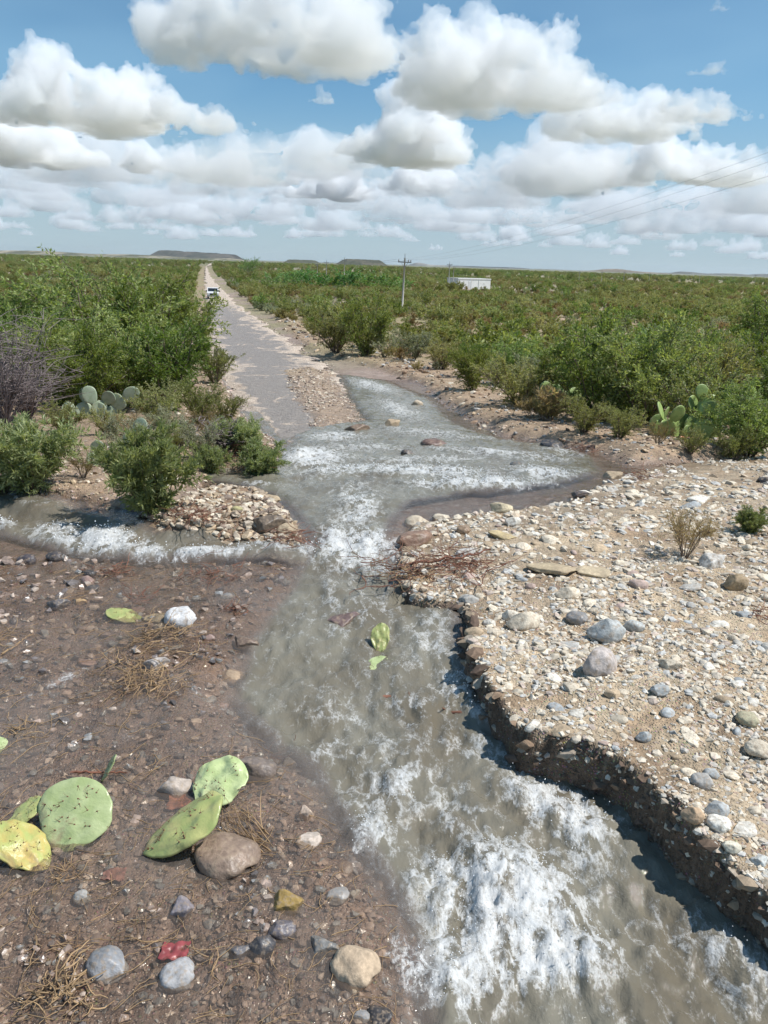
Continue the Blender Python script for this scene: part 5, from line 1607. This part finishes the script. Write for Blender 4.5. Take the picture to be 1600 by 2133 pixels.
def cloud_mesh(W, H, seed, depth=.6, vox=100, lean=0.0, n=60):
    rnd = random.Random(seed); bm = bmesh.new()
    lobes = [(rnd.uniform(-.7, .7), rnd.uniform(.55, 1.0)) for _ in range(4)]
    for i in range(n):
        u, v = rnd.uniform(-1, 1), rnd.uniform(-1, 1)
        e = max(0, 1 - abs(u) ** 2.2 * .95 - v * v * .7)
        if e <= .03: continue
        lobe = max(a * math.exp(-((u - c) / .28) ** 2) for c, a in lobes)
        hh = H * e ** .6 * (.35 + .65 * lobe)
        r = min(hh * .42, W * .12) * rnd.uniform(.65, 1.1)
        z = rnd.uniform(.0, 1) ** .8 * (hh - r * .8)
        bmesh.ops.create_icosphere(bm, subdivisions=2, radius=r, matrix=Matrix.Translation((u * W * .46 + lean * z, v * W * .46 * depth, z)) @ Matrix.Diagonal((1.25, 1.25, 1, 1)))
    me = bpy.data.meshes.new('cloud'); bm.to_mesh(me); bm.free()
    o = bpy.data.objects.new('cloud', me); COL.objects.link(o)
    r = o.modifiers.new('r', 'REMESH'); r.mode = 'VOXEL'; r.voxel_size = max(W, H) / vox
    s0 = min(W, H * 1.6)
    for tx, st, scl in zip((ctex[3], ctex[0], ctex[1], ctex[2]), (.34, -.26, -.15, -.07), (.5, .35, .16, .07)):
        t2 = tx.copy(); t2.noise_scale = s0 * scl
        d = o.modifiers.new('d', 'DISPLACE'); d.texture = t2; d.strength = s0 * st; d.mid_level = .45; d.texture_coords = 'LOCAL'
    r = o.modifiers.new('r2', 'REMESH'); r.mode = 'VOXEL'; r.voxel_size = max(W, H) / vox
    d = o.modifiers.new('s', 'SMOOTH'); d.iterations = 1; d.factor = .4
    t2 = ctex[2].copy(); t2.noise_scale = s0 * .045; t2.noise_depth = 3
    d = o.modifiers.new('d', 'DISPLACE'); d.texture = t2; d.strength = -s0 * .05; d.mid_level = .4; d.texture_coords = 'LOCAL'
    dg = bpy.context.evaluated_depsgraph_get()
    m2 = bpy.data.meshes.new_from_object(o.evaluated_get(dg))
    bpy.data.objects.remove(o)
    co = np.zeros(len(m2.vertices) * 3); m2.vertices.foreach_get('co', co); co = co.reshape(-1, 3)
    zz = co[:, 2]; base = 0.03 * H
    lowm = zz < base
    co[lowm, 2] = base + (zz[lowm] - base) * .22
    m2.vertices.foreach_set('co', co.ravel()); m2.materials.clear(); m2.materials.append(cm)
    m2.polygons.foreach_set('use_smooth', np.ones(len(m2.polygons), bool)); m2.update()
    m2.name = 'cloud'
    return m2


def cloud(cx, base, top, wpx, seed, label, depth=.6, vox=100, lean=0.0):
    b = ray(cx, base); D = ALT / max(b[2], .004); P = CAM + b * D
    k = D * float(-(RCn.T @ b)[2]) / F
    me = cloud_mesh(wpx * k * 1.12, (base - top) * k * 1.05, seed, depth, vox, lean)
    o = link('cloud', me, None, P); o.rotation_euler = (0, 0, -math.atan2(b[0], b[1]))
    tag(o, label, 'cloud', 'cumulus clouds')
    return o


CL = [(1065, 225, 0, 470, 1, 'big white cumulus with a flat grey base high right of centre', .6, 110, 0), (1300, 288, 140, 320, 22, 'white cumulus tower low right of the biggest one', .6, 90, 0),
      (830, 342, 135, 330, 33, 'tall white cumulus near the centre of the sky', .6, 100, .15), (1180, 388, 255, 260, 4, 'rounded white cumulus below the biggest one', .6, 90, 0),
      (170, 268, 50, 400, 55, 'tall bright cumulus at upper left', .6, 100, .2), (590, 140, -170, 520, 6, 'grey based cumulus cut by the top edge', .6, 110, 0),
      (1470, 250, 170, 220, 7, 'small grey white cumulus at right', .6, 80, 0), (1470, 385, 255, 330, 9, 'broad white cumulus low at the right edge', .6, 90, 0),
      (430, 270, 180, 280, 18, 'thin greyish cloud right of the upper left cumulus', .6, 80, 0), (90, 345, 225, 420, 12, 'wide grey cloud bank at the left edge', .6, 90, 0),
      (530, 385, 318, 240, 8, 'flat white cumulus left of the central one', .6, 80, 0), (680, 415, 320, 300, 10, 'low white cumulus under the central one', .6, 80, 0),
      (900, 400, 330, 230, 13, 'small white cumulus below and right of the central one', .6, 80, 0), (360, 360, 290, 260, 14, 'grey white flat cloud left of centre', .6, 80, 0),
      (1470, 155, 120, 90, 15, 'tiny wisp of cloud at upper right', .5, 50, 0), (1500, 22, -5, 40, 16, 'tiny wisp at the top right corner', .5, 40, 0), (670, 215, 180, 60, 17, 'tiny faint cloud puff near the centre', .5, 40, 0)]
for a in CL: cloud(*a)
# the crowded band of cumulus low over the horizon: one mass
lib = [cloud_mesh(2600, 900, 70 + i, .6, 60) for i in range(5)]
rg = np.random.default_rng(404); g = Geo()
LIBV = []
for m2 in lib:
    co = np.zeros(len(m2.vertices) * 3); m2.vertices.foreach_get('co', co)
    m2.calc_loop_triangles(); tri = np.zeros(len(m2.loop_triangles) * 3, np.int32); m2.loop_triangles.foreach_get('vertices', tri)
    LIBV.append((co.reshape(-1, 3), tri.reshape(-1, 3)))
spots = []
for row, (yb, n, sc0) in enumerate(((380, 7, .8), (405, 9, .85), (430, 11, .85), (452, 14, .85), (472, 17, .85), (490, 20, .8), (506, 22, .75))):
    for i in range(n):
        px = -60 + (i + rg.uniform(.1, .9)) * 1720 / n
        if row < 2 and 940 < px < 1060: continue
        if px > 1050 and row < 3 and rg.random() < .5: continue
        spots.append((px, yb + rg.uniform(-14, 14) + (px - 800) * .031, sc0 * rg.uniform(.55, 1.15)))
for px, yb, s_ in spots:
    b = ray(px, yb); D = ALT * rg.uniform(.8, 1.25) / max(b[2], .012); P = CAM + b * D
    s_ = s_ * rg.uniform(1.1, 1.9); a = rg.uniform(0, 6.28)
    V, tr = LIBV[rg.integers(5)]
    R2 = np.array(((math.cos(a), -math.sin(a), 0), (math.sin(a), math.cos(a), 0), (0, 0, 1)))
    g.add(V @ R2.T * np.array((s_, s_, s_ * rg.uniform(.85, 1.25))) + P, tr)
for m2 in lib: bpy.data.meshes.remove(m2)
tag(link('clouds', g.mesh('clouds', cm2, True)), 'crowded band of small cumulus low over the horizon', None, None, 'stuff')

# ------------------------------------------------------------------ air: thin even haze over the whole plain
hz = bpy.data.materials.new('haze_air'); hz.use_nodes = True
hn = hz.node_tree; hn.nodes.remove(hn.nodes['Principled BSDF'])
pv = hn.nodes.new('ShaderNodeVolumePrincipled')
pv.inputs['Color'].default_value = (.80, .88, 1.0, 1); pv.inputs['Density'].default_value = 3.2e-5; pv.inputs['Anisotropy'].default_value = .2
hn.links.new(pv.outputs[0], hn.nodes['Material Output'].inputs['Volume'])
Vb, Fb = box(-15500, 15500, -40, 15000, -12, 110)
tag(link('haze', mesh_np('haze', Vb, Fb, hz, smooth=False)), 'thin pale haze lying over the plain', None, None, 'stuff')
